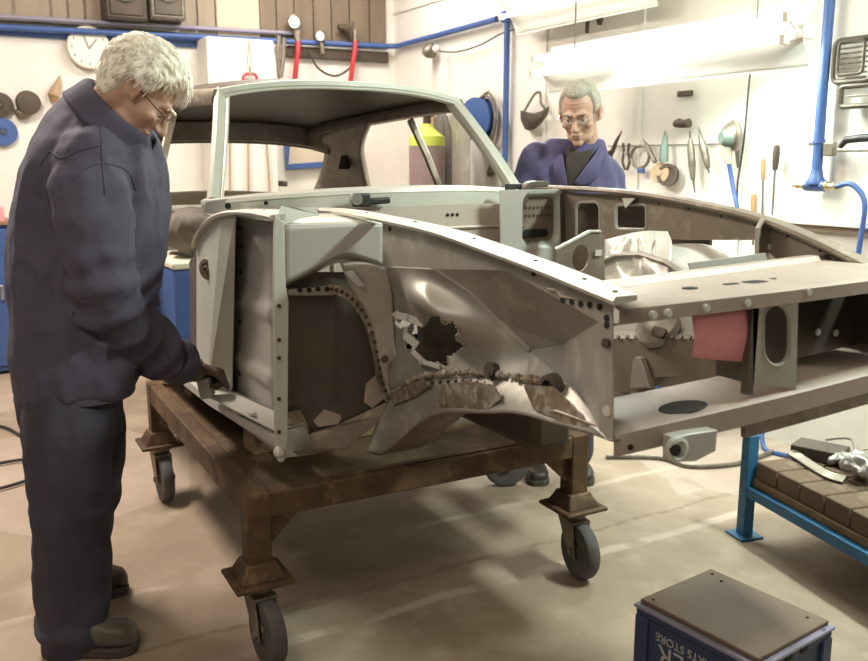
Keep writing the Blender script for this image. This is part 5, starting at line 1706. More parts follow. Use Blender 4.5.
MB().lathe(tw(660, 173, 0.045), (0.35, -1, 0.1), [(-0.006, 0.055), (0.006, 0.055), (0.008, 0.02), (0.016, 0.016)], 22).build('disc', M['tan'], t)
MB().lathe(tw(668, 175, 0.03), (0.35, -1, 0.1), [(-0.01, 0.062), (0.012, 0.062), (0.012, 0.045), (0.0, 0.04)], 20).build('guard', M['dark_brown'], t)
t = thing('wooden_block', 'short brown knob of wood fixed to the wall above the die grinders', 'block', tw(682, 128, 0.02))
MB().tube([tw(675, 124, 0.03), tw(679, 123, 0.03), tw(684, 124, 0.03), tw(689, 123, 0.03)], [0.018, 0.026, 0.022, 0.025], 12).build('knob', M['dark_brown'], t)
def ex(t):
    MB().tube([tw(690, 131, 0.03), tw(690, 142, 0.03)], 0.004, 6).build('hook_wire', M['dark_steel'], t)
    MB().tube([tw(693, 178, 0.03), tw(695, 193, 0.03)], [0.006, 0.003], 8).build('spindle_tip', M['dark_steel'], t)
spindle('die_grinder', 'slim long grey die grinder, hanging lower of the two', 'tool', [tw(690, 140, 0.03), tw(691, 150, 0.03), tw(692, 165, 0.03), tw(693, 180, 0.03)], [0.012, 0.020, 0.020, 0.012], 'grey_tool', g, ex)
def ex(t):
    MB().tube([tw(699, 127, 0.03), tw(701, 137, 0.03)], 0.004, 6).build('hook_wire', M['dark_steel'], t)
    MB().tube([tw(707, 165, 0.03), tw(709, 173, 0.03)], [0.008, 0.004], 8).build('spindle_tip', M['dark_steel'], t)
spindle('die_grinder', 'slim grey die grinder hanging a little higher, beside the round sander', 'tool', [tw(700, 135, 0.03), tw(703, 146, 0.03), tw(706, 158, 0.03), tw(708, 168, 0.03)], [0.010, 0.021, 0.020, 0.012], 'grey_tool', g, ex)
t = thing('disc_sander', 'round grey green disc sander hanging with a blue hose', 'tool', tw(732, 180, 0.04), g)
MB().lathe(tw(734, 136, 0.03), (-0.35, -1, 0.05), [(0.0, 0.076), (0.012, 0.078), (0.020, 0.066), (0.028, 0.068), (0.036, 0.056), (0.05, 0.05), (0.06, 0.03)], 24).build('pad_housing', M['grey_tool'], t)
MB().lathe(tw(730, 138, 0.06), (-0.35, -1, 0.05), [(0.0, 0.05), (0.03, 0.045), (0.05, 0.03)], 20).build('motor_cap', M['teal_tool'], t)
MB().tube([tw(726, 142, 0.07), tw(726, 154, 0.06), tw(729, 164, 0.05)], [0.032, 0.030, 0.014], 12).build('handle', M['cream'], t)
MB().tube(curve_pts([tw(729, 164, 0.05), tw(731, 176, 0.04), tw(734, 192, 0.04), tw(737, 207, 0.05), tw(741, 240, 0.06)], 4), 0.011, 10).build('hose', M['blue'], t)
MB().tube([tw(737, 150, 0.05), tw(738, 168, 0.04)], [0.012, 0.006], 8).build('lever', M['dark_steel'], t)
tag(MB().tube(curve_pts([tw(751, 62, 0.01), tw(748, 95, 0.01), tw(744, 140, 0.01), tw(738, 180, 0.02), tw(737, 205, 0.03)], 5), 0.005, 8).build('cable', M['black']), 'black cable running down the wall beside the disc sander', 'cable')
tag(MB().box(tuple(tw(677, 97) - V(0, 0.004, 0)), tuple(tw(691, 90) + V(0, 0.02, 0))).build('wall_plate', M['dark_brown'], bevel=0.004), 'small dark rectangular plate on the wall below the strip light', 'plate')
def driver(label, top, mid, bot, hr, m):
    t = thing('screwdriver', label, 'tool', bot)
    MB().tube([top, top * 0.7 + mid * 0.3, top * 0.3 + mid * 0.7, mid], [hr * 0.75, hr, hr * 0.9, hr * 0.7], 12).build('grip', M[m], t)
    MB().tube([mid, bot], 0.0055, 8).build('blade', M['grey_tool'], t)
driver('screwdriver with a short wooden grip and long thin blade on the wall', tw(763, 159, 0.02), tw(763, 180, 0.02), tw(762, 232, 0.02), 0.014, 'wood_handle')
driver('long black-gripped screwdriver hanging beside the wooden-gripped one', tw(777, 145, 0.02), tw(775, 170, 0.02), tw(771, 236, 0.02), 0.018, 'dark_brown')
driver('low wooden-handled tool half hidden behind the far wing', tw(754, 194, 0.02), tw(754, 215, 0.02), tw(753, 245, 0.02), 0.017, 'wood_handle')
# respirator, hose reel and bits left of the far man
t = thing('face_mask', 'dark face mask hanging by its headband beside the slim blue pipe', 'mask', tw(534, 130, 0.03))
rows = [[tw(521, 110, 0.02), tw(527, 112, 0.07), tw(535, 113, 0.08), tw(543, 110, 0.07), tw(549, 107, 0.02)], [tw(521, 119, 0.02), tw(527, 121, 0.075), tw(534, 121, 0.085), tw(541, 119, 0.075), tw(547, 115, 0.02)], [tw(525, 129, 0.02), tw(528, 130, 0.05), tw(532, 130, 0.055), tw(537, 127, 0.05), tw(541, 123, 0.02)]]
MB().patch(rows, 4, 5).build('visor', M['dark_steel'], t, solid=0.006)
MB().bar(curve_pts([tw(524, 112, 0.02), tw(529, 103, 0.03), tw(535, 94, 0.03), tw(540, 93, 0.03), tw(541, 103, 0.03), tw(546, 110, 0.02)], 4), 0.018, 0.006, up=(0, 1, 0)).build('headband', M['grey_tool'], t)
t = thing('hose_reel', 'blue hose reel with grey cable loops on the wall beyond the windscreen pillar', 'reel', tw(480, 145, 0.05))
c = tw(479, 119, 0.08)
MB().lathe(c, (0.25, -1, 0.0), [(-0.05, 0.15), (-0.035, 0.15), (-0.035, 0.08), (0.035, 0.08), (0.035, 0.15), (0.05, 0.15), (0.055, 0.05)], 24).build('drum', M['blue'], t)
for k in range(3):
    MB().tube([tw(489, 119, 0.05) + V((0.10 + 0.018 * k) * math.cos(q), -0.02 * k, (0.20 - 0.02 * k) * math.sin(q)) for q in [2 * PI * i / 28 for i in range(28)]], 0.009, 8, closed=True).build('cable_loop', M['grey_tool'] if k else M['cream'], t)
MB().box(tuple(c + V(-0.13, -0.06, -0.10)), tuple(c + V(-0.04, 0.06, 0.0))).build('bracket', M['dark_steel'], t, bevel=0.01)
tag(MB().tube([tw(491, 160, 0.02), tw(490, 168, 0.02), tw(491, 172, 0.02), tw(490, 176, 0.02)], [0.004, 0.012, 0.03, 0.02], 10).build('hook_weight', M['dark_brown']), 'small dark plug dangling on the wall below the blue reel', 'plug')
tag(MB().tube(curve_pts([tw(587, 33, 0.02), tw(588, 20, 0.03), tw(593, 9, 0.03), tw(597, 14, 0.03), tw(600, 24, 0.02), tw(602, 9, 0.02)], 5), 0.013, 10).build('cable_loop', M['dark_brown']), 'dark cable loop hooked on the wall above the long strip light', 'cable')
tag(MB().tube(curve_pts([tw(430, 50, 0.02), tw(455, 52, 0.02), tw(480, 45, 0.02), tw(505, 32, 0.02), tw(530, 28, 0.02), tw(560, 26, 0.02), tw(590, 16, 0.02)], 5), 0.006, 8).build('cable', M['dark_brown']), 'slack brown cable hung along the wall from pipe corner to strip light', 'cable')
t = thing('bulkhead_lamp', 'small grey lamp holder under the blue pipe near the room corner', 'lamp', tw(433, 54, 0.03))
MB().lathe(tw(433, 50, 0.02), (0, -1, -0.3), [(0, 0.055), (0.03, 0.06), (0.07, 0.045), (0.09, 0.02)], 18).build('lamp_body', M['grey_tool'], t)
MB().ball(tw(436, 49, 0.12), 0.028, 8).build('glass', M['paper'], t)
# round discs of wire racks at the far right
for lab, (xa, ya, xb, yb), nb in (('black wire rack with closely set bars on the wall by the blue pipe', (832, 36, 876, 83), 8), ('open black wire frame hanging below the barred rack', (840, 83, 890, 107), 1)):
    t = thing('wire_rack', lab, 'rack', tw((xa + xb) / 2, yb, 0.03), 'wire racks')
    a, b = tw(xa, yb, 0.03), tw(xb, ya, 0.03)
    c = (a + b) / 2
    MB().tube(rrect(c, V((b.x - a.x) / 2, 0, 0), V(0, 0, (b.z - a.z) / 2), 0.35, 4), 0.012, 8, closed=True).build('frame', M['dark_steel'], t)
    if nb > 1:
        MB().tube(rrect(c + V(0.0, -0.02, 0.01), V((b.x - a.x) / 2 - 0.035, 0, 0), V(0, 0, (b.z - a.z) / 2 - 0.02), 0.3, 4), 0.007, 8, closed=True).build('frame', M['dark_steel'], t)
    for k in range(nb):
        z = a.z + (b.z - a.z) * (k + 0.7) / (nb + 0.4)
        MB().tube([V(a.x + 0.03, c.y, z), V(b.x - 0.03, c.y, z)], 0.005, 6).build('bar', M['grey_tool'], t)
t = thing('hand_tool', 'grey metal tool with a long black handle hung beside the thick blue pipe', 'tool', tw(835, 158, 0.04))
MB().box(tuple(tw(822, 156, 0.05)), tuple(tw(838, 142, 0.02))).build('jaw', M['grey_tool'], t, bevel=0.006)
MB().box(tuple(tw(808, 146, 0.014)), tuple(tw(826, 142, 0.004))).build('blade', M['dark_steel'], t, bevel=0.002)
MB().tube([tw(840, 147, 0.04), tw(846, 140, 0.04), tw(862, 138, 0.04), tw(890, 137, 0.04)], [0.010, 0.017, 0.018, 0.016], 12).build('handle', M['black'], t)
MB().tube([tw(838, 150, 0.04), tw(880, 150, 0.04)], 0.008, 8).build('arm', M['grey_tool'], t)

# ------------------------------------------------------------------ things on and before the back wall
def bw(px, py, d=0.03):
    return on('x', px, py, XB + d)
t = thing('wall_clock', 'round white wall clock above the stooping man\'s shoulder', 'clock', bw(88, 67))
c = bw(88, 48, 0.02)
MB().lathe(c, (1, 0, 0), [(0, 0.150), (0.03, 0.152), (0.045, 0.146), (0.046, 0.138), (0.040, 0.134)], 36).build('rim', M['cream'], t)
MB().disc(c + V(0.042, 0, 0), (1, 0, 0), 0.136, 0.004, 36).build('dial', M['paper'], t)
MB().bar([c + V(0.047, 0, -0.01), c + V(0.047, 0.055, 0.06)], 0.008, 0.003, up=(1, 0, 0)).build('hand', M['grey_tool'], t)
MB().bar([c + V(0.049, 0, -0.01), c + V(0.049, -0.035, 0.095)], 0.006, 0.003, up=(1, 0, 0)).build('hand', M['grey_tool'], t)
mb = MB()
for k in range(12):
    q = k * PI / 6
    mb.box(tuple(c + V(0.044, 0.115 * math.sin(q) - 0.004, 0.115 * math.cos(q) - 0.008)), tuple(c + V(0.047, 0.115 * math.sin(q) + 0.004, 0.115 * math.cos(q) + 0.008)))
stuff(mb.build('hour_marks', M['grey_tool'], t))
for px, py, r, m, lab in ((0, 105, 0.085, 'dark_brown', 'brown abrasive disc on the back wall above the blue one'), (3, 132, 0.095, 'blue', 'blue abrasive disc on the back wall below the brown one')):
    t = thing('abrasive_disc', lab, 'disc', bw(px, py), 'discs on the back wall')
    MB().lathe(bw(px, py), (1, 0, 0), [(0, r), (0.008, r), (0.010, r * 0.3), (0.004, r * 0.25)], 28).build('disc_body', M[m], t)
    MB().disc(bw(px, py, 0.042), (1, 0, 0), r * 0.16, 0.01, 14).build('hub', M['dark_steel'], t)
t = thing('wire_brush', 'grey brown wire wheel with cup hanging behind the stooping man\'s back', 'tool', bw(26, 116))
MB().lathe(bw(27, 103), (1, 0.2, 0), [(0, 0.07), (0.02, 0.085), (0.05, 0.08), (0.06, 0.03)], 24).build('wheel_body', M['dark_brown'], t)
MB().ball(bw(23, 113, 0.04), 0.055, 8, (0.6, 1, 0.8)).build('cup', M['grey_tool'], t)
t = thing('brush', 'small tan brush hung bristles up on the back wall below the clock', 'brush', bw(56, 95))
MB().tube([bw(54, 96, 0.04), bw(57, 87, 0.04), bw(60, 75, 0.04)], [0.045, 0.030, 0.004], 10).build('bristles', M['tan'], t)
MB().tube([bw(53, 102, 0.04), bw(54, 95, 0.04)], [0.02, 0.045], 10).build('ferrule', M['wood_handle'], t)
for lab, xa, xb, m in (('dark grey metal box with a shiny round lamp, left of two on the cladding', 102, 141, 'dark_steel'), ('grey metal box beside the pale column, right of two on the cladding', 146, 179, 'grey_tool')):
    a, b = bw(xa, 21, 0.05), bw(xb, -25, 0.05)
    t = thing('metal_box', lab, 'box', V(XB + 0.1, (a.y + b.y) / 2, a.z), 'metal boxes on the cladding')
    MB().box((XB + 0.034, a.y, a.z), (XB + 0.20, b.y, b.z)).build('case', M[m], t, bevel=0.02)
    MB().box((XB + 0.19, a.y + 0.03, a.z + 0.03), (XB + 0.21, b.y - 0.03, b.z - 0.04)).build('front_panel', M['dark_steel'] if m == 'grey_tool' else M['dark_brown'], t, bevel=0.008)
    MB().lathe(V(XB + 0.20, (a.y + b.y) / 2, a.z + 0.21), (1, 0, -0.3), [(0, 0.05), (0.02, 0.075), (0.05, 0.08), (0.03, 0.07), (0.01, 0.02)], 20).build('lamp', M['chrome'], t)
# pressure gauges and red coiled lines
def gauge(label, px, py, r):
    t = thing('pressure_gauge', label, 'gauge', bw(px, py + 8, 0.1))
    MB().lathe(bw(px, py, 0.10), (1, 0, 0), [(0, r * 0.8), (0.0, r), (0.04, r), (0.042, r * 0.88), (0.036, r * 0.85)], 20).build('case', M['grey_tool'], t)
    MB().disc(bw(px, py, 0.14), (1, 0, 0), r * 0.85, 0.004, 20).build('dial', M['paper'], t)
    MB().tube([bw(px + 1, py + 6, 0.1), bw(px + 3, py + 18, 0.1)], 0.02, 10).build('stem', M['zinc'], t)
gauge('small round pressure gauge above the left red hose', 294, 22, 0.055)
gauge('smaller pressure gauge low on the pipe between the two red hoses', 320, 36, 0.042)
t = thing('air_gun', 'brown metal air fitting with a lever above the right red hose', 'tool', bw(348, 38, 0.1))
MB().tube([bw(338, 27, 0.1), bw(344, 28, 0.1), bw(350, 32, 0.1), bw(352, 40, 0.1)], [0.02, 0.035, 0.03, 0.018], 12).build('body', M['dark_brown'], t)
MB().tube([bw(352, 33, 0.1), bw(353, 22, 0.1)], 0.012, 8).build('lever', M['dark_steel'], t)
for px0, px1, lab in ((298, 295, 'red air hose hanging under the round gauge'), (355, 351, 'red air hose hanging under the brown air fitting')):
    mb = MB()
    pts = [bw(px0, 40, 0.1), bw(px0, 50, 0.12), bw((px0 + px1) / 2, 62, 0.12), bw(px1, 78, 0.10), bw(px1 - 1, 92, 0.08)]
    mb.tube(curve_pts(pts, 4), 0.020, 10)
    t = thing('air_hose', lab, 'hose', pts[-1], 'red hoses on the back wall')
    mb.build('hose', M['red'], t)
    MB().tube([bw(px0, 30, 0.1), bw(px0, 41, 0.1)], 0.024, 10).build('coupling', M['zinc'], t)
tag(MB().tube(curve_pts([bw(308, 50, 0.08), bw(318, 68, 0.08), bw(335, 76, 0.08), bw(350, 68, 0.08), bw(358, 55, 0.08)], 5), 0.009, 8).build('cable', M['dark_brown']), 'dark cable sagging between the two red hoses', 'cable')
tag(MB().tube(curve_pts([bw(279, 36, 0.30), bw(278, 55, 0.30), bw(280, 78, 0.30), bw(283, 60, 0.30), bw(284, 38, 0.30)], 5), 0.018, 10).build('pipe_loop', M['grey_tool']), 'grey metal pipe loop hung on the edge of the white pier', 'pipe')
t = thing('pliers', 'red-handled pliers hung on a cord from the blue pipe on the white pier', 'tool', bw(250, 82, 0.32))
MB().tube([bw(249, 40, 0.31), bw(247, 66, 0.31)], 0.004, 6).tube([bw(249, 40, 0.31), bw(252, 66, 0.31)], 0.004, 6).build('cord', M['tan'], t)
for s in (-1, 1):
    MB().tube(curve_pts([bw(250, 74, 0.32), bw(250 + s * 4, 74, 0.32), bw(250 + s * 7, 78, 0.32), bw(250 + s * 6, 84, 0.32)], 4), 0.012, 8).build('grip', M['red'], t)
MB().tube([bw(250, 66, 0.32), bw(250, 75, 0.32)], [0.006, 0.016], 8).build('jaws', M['zinc'], t)
# seen through the car: cords on the pier, a blue framed board, shelf items
for px, px2, lab in ((230, 230, 'thin brown cord hanging down the white pier, first seen through the windscreen'), (248, 249, 'thin brown cord hanging down the white pier, second seen through the windscreen'), (266, 271, 'slanting brown cord on the white pier, third seen through the windscreen')):
    tag(MB().tube(curve_pts([bw(px, 90, 0.31), bw(px, 130, 0.31), bw((px + px2) / 2, 170, 0.31), bw(px2, 215, 0.31)], 4), 0.008, 8).build('cord', M['tan']), lab, 'cord')
t = thing('framed_board', 'beige board in a blue frame on the back wall, seen through the rear window', 'board', bw(312, 168))
a, b = bw(286, 168, 0.02), bw(345, 146, 0.02)
MB().box((XB + 0.02, a.y, a.z), (XB + 0.04, b.y, b.z)).build('panel', M['beige'], t)
MB().bar([bw(287, 140, 0.05), bw(287, 167, 0.05), bw(345, 163, 0.05)], 0.05, 0.03, up=(1, 0, 0)).build('frame', M['blue'], t, bevel=0.004)
tag(MB().box(tuple(bw(275, 186, 0.1)), tuple(bw(288, 181, 0.3))).build('wall_box', M['dark_brown'], bevel=0.01), 'small brown box on the pier corner below the blue-framed board', 'box')
# gas cylinder, brown sack, grey panel by the corner
cy = on('y', 427, 150, 1.85)
t = thing('gas_cylinder', 'brown gas cylinder with a lime green shoulder standing in the corner', 'gas cylinder', (cy.x, 1.85, 0))
zt = on('y', 427, 146, 1.85).z
ztop = on('y', 427, 124, 1.85).z
MB().lathe((cy.x, 1.85, 0), (0, 0, 1), [(0, 0.12), (0.01, 0.135), (zt, 0.135)], 28).build('body', mat('mauve brown cylinder', (0.33, 0.25, 0.24), 0.5, c2=(0.27, 0.20, 0.19), scale=4), t)
MB().lathe((cy.x, 1.85, 0), (0, 0, 1), [(zt, 0.137), (zt + 0.07, 0.13), (ztop - 0.06, 0.085), (ztop - 0.02, 0.045), (ztop, 0.04)], 28).build('shoulder', M['lime'], t)
MB().lathe((cy.x, 1.85, 0), (0, 0, 1), [(ztop, 0.03), (ztop + 0.05, 0.03), (ztop + 0.055, 0.05), (ztop + 0.10, 0.05), (ztop + 0.11, 0.02)], 14).build('valve', M['dark_brown'], t)
yq = 1.98
t = thing('body_panel', 'curved grey car panel standing on end against the wall beside the gas cylinder', 'panel', on('y', 460, 300, yq) * V(1, 1, 0))
rows = [[on('y', x0, y0, yq - d) for x0, d in ((452, 0.0), (457, 0.07), (463, 0.10), (470, 0.08))] for y0 in (112, 130, 150, 180, 230, 290)]
rows[0] = [on('y', 449, 116, yq), on('y', 454, 111, yq - 0.07), on('y', 460, 110, yq - 0.10), on('y', 467, 114, yq - 0.08)]
MB().patch(rows, 4, 4).build('panel_skin', M['steel'], t, solid=0.006, smooth=180)
t = thing('hanging_cloth', 'brown cloth hanging on the wall between cylinder and grey panel', 'cloth', tw(446, 200, 0.05))
rows = [[tw(436, 118, 0.02), tw(441, 112, 0.06), tw(447, 116, 0.03)], [tw(432, 140, 0.03), tw(440, 138, 0.10), tw(451, 140, 0.04)], [tw(433, 165, 0.03), tw(442, 165, 0.11), tw(453, 168, 0.04)], [tw(432, 195, 0.03), tw(442, 196, 0.10), tw(454, 196, 0.04)]]
MB().patch(rows, 8, 6, lambda u, v: V(0, 0.02 * math.sin(u * 19 + v * 3), 0)).build('cloth', M['cloth_grey'], t, smooth=180, solid=0.01)
tag(MB().tube([on('y', 433, 100, 2.09), V(on('y', 433, 100, 2.09).x, 2.09, 0.0)], 0.016, 8).build('pole', M['tan']), 'thin tan wooden pole standing beside the gas cylinder', 'pole')

# cabinet at the left, bin and bundle in the door opening
t = thing('cabinet', 'blue steel cabinet against the back wall, behind the stooping man', 'cabinet', (-4.35, -1.9, 0))
MB().box((-4.62, -2.6, 0.02), (-4.10, -0.97, 0.985)).build('carcass', M['blue'], t, bevel=0.008)
MB().box((-4.64, -2.62, 0.985), (-4.08, -0.95, 1.005)).build('top', M['wood'], t, bevel=0.004)
for y0 in (-2.59, -2.05, -1.51):
    d = MB().box((-4.10, y0 + 0.01, 0.06), (-4.085, y0 + 0.52, 0.96)).build('door', M['blue'], t, bevel=0.004)
    MB().box((-4.085, y0 + 0.44, 0.50), (-4.065, y0 + 0.46, 0.60)).build('handle', M['chrome'], d, bevel=0.004)
tag(MB().box((-4.30, -1.35, 1.0055), (-4.12, -1.00, 1.10)).build('paper_box', M['pink'], bevel=0.004), 'pink box lying on top of the blue cabinet', 'box')
t = thing('storage_bin', 'blue bin standing inside the car shell behind the near door opening', 'bin', (-1.70, -0.45, 0.587))
MB().box((-1.93, -0.585, 0.587), (-1.42, -0.30, 0.95)).build('bin_body', M['blue'], t, bevel=0.01)
MB().box((-1.94, -0.59, 0.952), (-1.41, -0.29, 0.982)).build('rim', M['cream'], t, bevel=0.008)
mb = MB()
mb.ball(V(-1.62, -0.44, 1.095), 0.13, 14, (1.2, 1.0, 0.74)).ball(V(-1.53, -0.45, 1.13), 0.085, 12, (1.3, 1.05, 0.75)).ball(V(-1.80, -0.45, 1.075), 0.10, 12, (1.2, 1, 0.75))
r_ = remeshed('cloth_bundle', mb, M['cloth_grey'], None, 0.01, 4, lambda co, nn: co + nn * (drape(co, 9, 0.012, (1, 1, 1), 3.0)))
tag(r_, 'grey brown bundle of cloth lying on the blue bin in the door opening', 'cloth')

# ------------------------------------------------------------------ welding bench with firebricks
BO, BA = V(0.135, 1.125, 0), math.radians(-13)
RB = Matrix.Rotation(BA, 3, 'Z')
def bp(x, y, z):
    return BO + RB @ V(x, y, z)
bench = thing('welding_bench', 'low blue steel bench topped with brown firebricks', 'bench', BO)
def bbox(nm, lo, hi, m, bev=0.003, parent=None):
    return MB().box(tuple(BO + V(*lo)), tuple(BO + V(*hi)), BA, tuple(BO)).build(nm, M[m], parent or bench, bevel=bev)
LX, LY, ZT = 1.50, 0.62, 0.235
for x, y, zt in ((0, 0, 0.40), (LX, 0, 0.30), (0, LY, 0.62), (LX, LY, 0.30)):
    lg = bbox('leg', (x - 0.022, y - 0.022, 0.008), (x + 0.022, y + 0.022, zt), 'blue_bench' if not (x == 0 and y == LY) else 'plastic_blue')
    bbox('foot_plate', (x - 0.05, y - 0.05, 0.0), (x + 0.05, y + 0.05, 0.008), 'blue_bench', 0.002, lg)
for nm, lo, hi in (('frame_rail', (0.022, -0.02, 0.165), (LX - 0.022, 0.02, 0.205)), ('frame_rail', (0.022, LY - 0.02, 0.165), (LX - 0.022, LY + 0.02, 0.205)), ('frame_rail', (-0.02, 0.022, 0.165), (0.02, LY - 0.022, 0.205)), ('frame_rail', (LX - 0.02, 0.022, 0.165), (LX + 0.02, LY - 0.022, 0.205))):
    bbox(nm, lo, hi, 'blue_bench')
bbox('tray', (0.024, 0.004, 0.206), (LX - 0.024, LY - 0.024, 0.236), 'wood')
bm0 = None
rb = random.Random(5)
for j in range(3):
    for i in range(12):
        x = 0.028 + i * 0.119
        y = 0.010 + j * 0.197
        if bm0 is None:
            b = MB().box((-0.0565, 0, 0), (0.0565, 0.190, 0.066)).build('firebrick', M['brick'], None, bevel=0.004, seg=1)
            b.data.transform(Matrix.Translation((0, 0.095, 0)))
            bm0 = b
        else:
            b = bm0.copy()
            COL.objects.link(b)
        b.parent = bench
        b.location = RB @ V(x + 0.0575 + rb.uniform(-0.001, 0.001), y, 0.2365 + rb.uniform(0, 0.002))
        b.rotation_euler = (0, 0, BA + rb.uniform(-0.008, 0.008))
ZBK = 0.306
def onb(px, py, dz=0.0):
    return on('z', px, py, ZBK + dz)
st_ = [onb(790, 452, 0.02), onb(800, 458, 0.012), onb(815, 468, 0.010), onb(830, 476, 0.010), onb(845, 480, 0.012)]
tag(MB().bar(curve_pts(st_, 5), 0.035, 0.012, up=(0.3, -0.5, 1)).build('metal_strip', M['grey_tool'], bevel=0.002), 'curved shiny strip of metal lying at the corner of the brick bench', 'metal strip')
c = onb(820, 452, 0.022)
tag(MB().box(tuple(c - V(0.09, 0.06, 0.0215)), tuple(c + V(0.09, 0.06, 0.026)), 0.35).build('steel_block', M['dark_steel'], bevel=0.005), 'dark steel block lying on the firebricks behind the curved strip', 'block')
tag(MB().tube(curve_pts([onb(826, 440, 0.01), onb(840, 438, 0.03), onb(852, 440, 0.03), onb(857, 452, 0.01)], 5), 0.006, 8).build('wire_loop', M['chrome']), 'thin bright wire loop over the scraps on the brick bench', 'wire')
for k, (px, py, r, sc, lab) in enumerate(((843, 460, 0.042, (1.5, 1.0, 0.45), 'smaller crumpled piece of foil beside the dark steel block'), (862, 468, 0.062, (1.2, 1.1, 0.6), 'larger crumpled heap of foil at the edge of the frame on the bricks'))):
    mb = MB().ball(onb(px, py, r * sc[2] + 0.004), r, 16, sc)
    o_ = remeshed('foil', mb, M['foil'], None, 0.008, 0, lambda co, nn: V(*((co + nn * (0.022 * noise.noise(co * 30) + 0.012 * noise.noise(co * 70))))))
    lo_ = min(v.co.z for v in o_.data.vertices)
    for v in o_.data.vertices:
        v.co.z += ZBK - lo_
    tag(o_, lab, 'foil')

# ------------------------------------------------------------------ crate in the foreground
CO, CA = on('z', 636, 600, 0.30), math.radians(6)
CO = V(CO.x, CO.y, 0)
RC = Matrix.Rotation(CA, 3, 'Z')
crate = thing('crate', 'upturned navy plastic crate with a brown board on top, pale lettering on its side', 'crate', CO)
CL, CWd, CH = 0.358, 0.300, 0.298
def cb(nm, lo, hi, m, bev=0.004, parent=None):
    return MB().box(tuple(CO + V(*lo)), tuple(CO + V(*hi)), CA, tuple(CO)).build(nm, M[m], parent or crate, bevel=bev)
cb('crate_body', (0.008, 0.008, 0.0), (CL - 0.008, CWd - 0.008, CH - 0.03), 'plastic_blue', 0.008)
cb('crate_rim', (0.0, 0.0, CH - 0.035), (CL, CWd, CH - 0.008), 'plastic_blue', 0.006)
cb('rim_edge', (-0.004, -0.004, CH - 0.016), (CL + 0.004, CWd + 0.004, CH - 0.006), 'rail_grey', 0.003)
for x in (0.0, 0.345):
    cb('corner_rib', (x, -0.002, 0.0), (x + 0.040, 0.012, CH - 0.034), 'plastic_blue', 0.004)
for y in (0.0, CWd - 0.04):
    cb('corner_rib', (CL - 0.012, y, 0.0), (CL + 0.002, y + 0.04, CH - 0.034), 'plastic_blue', 0.004)
for y in (0.10, 0.16):
    cb('rim_notch', (CL - 0.006, y, CH - 0.030), (CL + 0.003, y + 0.028, CH - 0.014), 'hole', 0.001)
cb('lid_board', (0.006, 0.010, CH - 0.006), (CL - 0.010, CWd - 0.004, CH + 0.006), 'box_lid', 0.003)
for x, y in ((0.03, 0.03), (0.355, 0.03), (0.03, 0.27), (0.355, 0.27), (0.07, 0.255), (0.31, 0.265)):
    q = CO + RC @ V(x, y, CH + 0.0065)
    MB().disc(q, (0, 0, 1), 0.0045, 0.002, 10).build('lid_nail', M['hole'], crate)
def lettering(txt, size, lx, lz):
    cu_ = bpy.data.curves.new('lettering', 'FONT')
    cu_.body = txt
    cu_.size = size
    cu_.extrude = 0.0006
    cu_.align_x = 'LEFT'
    t_ = bpy.data.objects.new('lettering', cu_)
    COL.objects.link(t_)
    me = bpy.data.meshes.new_from_object(t_.evaluated_get(bpy.context.evaluated_depsgraph_get()))
    bpy.data.objects.remove(t_)
    me.materials.append(M['lettering'])
    o_ = bpy.data.objects.new('lettering', me)
    COL.objects.link(o_)
    o_.parent = crate
    # the crate stands upside down, so its printing does too
    m4 = Matrix.Translation(RC @ V(lx, 0.0065, lz)) @ RC.to_4x4() @ Matrix.Rotation(PI / 2, 4, 'X') @ Matrix.Rotation(PI, 4, 'Z')
    o_.data.transform(m4)
    return o_
lettering('PARTS STORE', 0.030, 0.245, CH - 0.060)
lettering('ER', 0.075, 0.155, CH - 0.088)

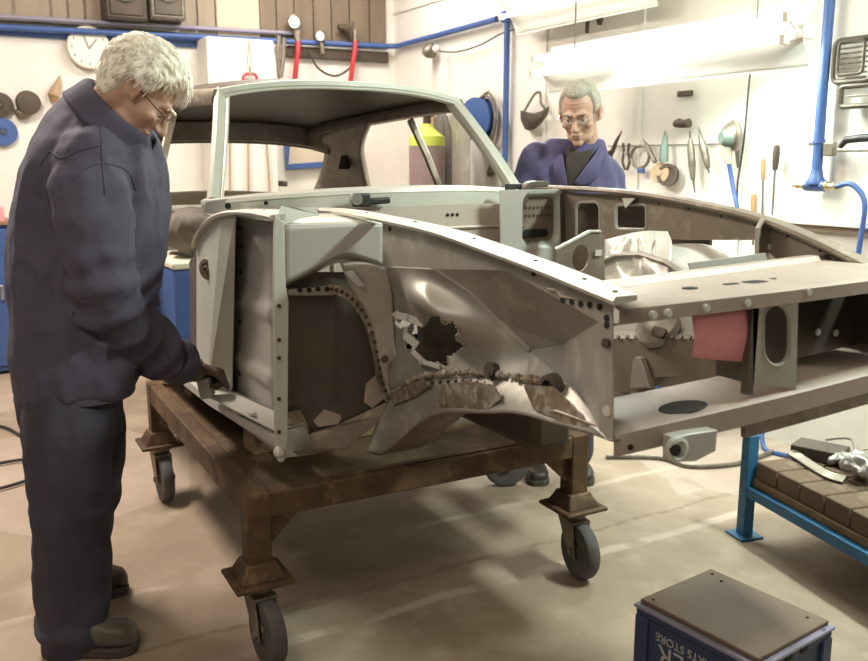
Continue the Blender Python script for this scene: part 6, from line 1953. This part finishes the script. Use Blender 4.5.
# ------------------------------------------------------------------ floor things
tag(MB().tube(curve_pts([V(*p, 0.013) for p in ((-2.9, -1.5), (-2.79, -1.22), (-2.48, -1.10), (-2.42, -0.90), (-2.6, -0.75), (-2.9, -0.7))], 6), 0.0075, 8).build('hose', M['hose_black']), 'black hose curving over the floor by the blue cabinet, further of two', 'hose')
tag(MB().tube(curve_pts([V(*p, 0.014) for p in ((-1.75, -1.5), (-1.78, -1.28), (-1.86, -1.14), (-2.02, -1.10), (-2.13, -1.15), (-2.12, -1.32), (-2.02, -1.6))], 6), 0.008, 8).build('hose', M['hose_black']), 'looped black hose on the floor behind the stooping man, nearer of two', 'hose')
tag(MB().tube(curve_pts([V(-0.80, 1.25, 0.012), V(-0.66, 1.46, 0.012), V(-0.50, 1.50, 0.012), V(-0.42, 1.72, 0.012), V(-0.45, 2.0, 0.012)], 6), 0.011, 8).build('cable', M['grey_tool']), 'grey cable lying across the pale floor beyond the car nose', 'cable')
tag(MB().tube(curve_pts([V(-0.30, 2.08, 0.012), V(-0.40, 2.0, 0.012), V(-0.53, 2.02, 0.03), V(-0.60, 2.12, 0.30), V(-0.58, 2.14, 0.9)], 6), 0.012, 8).build('hose', M['blue']), 'blue air hose dropping to the floor beyond the car nose', 'hose')
t = thing('trestle', 'low blue steel trestle on the floor by the wall, seen through the car nose', 'trestle', (-1.3, 2.0, 0))
tx0, tx1 = on('y', 634, 390, 1.95).x, on('y', 705, 385, 1.95).x
for nm, lo, hi in (('leg', (tx0, 1.93, 0), (tx0 + 0.05, 1.97, 0.16)), ('leg', (tx1 - 0.05, 1.93, 0), (tx1, 1.97, 0.16)), ('leg', (tx0, 2.12, 0), (tx0 + 0.05, 2.16, 0.16)), ('leg', (tx1 - 0.05, 2.12, 0), (tx1, 2.16, 0.16)),
                   ('beam', (tx0, 1.93, 0.16), (tx1, 1.97, 0.21)), ('beam', (tx0, 2.12, 0.16), (tx1, 2.16, 0.21)), ('cross_beam', (tx0, 1.97, 0.16), (tx0 + 0.05, 2.12, 0.21)), ('cross_beam', (tx1 - 0.05, 1.97, 0.16), (tx1, 2.12, 0.21))):
    MB().box(lo, hi).build(nm, M['blue'], t, bevel=0.003)
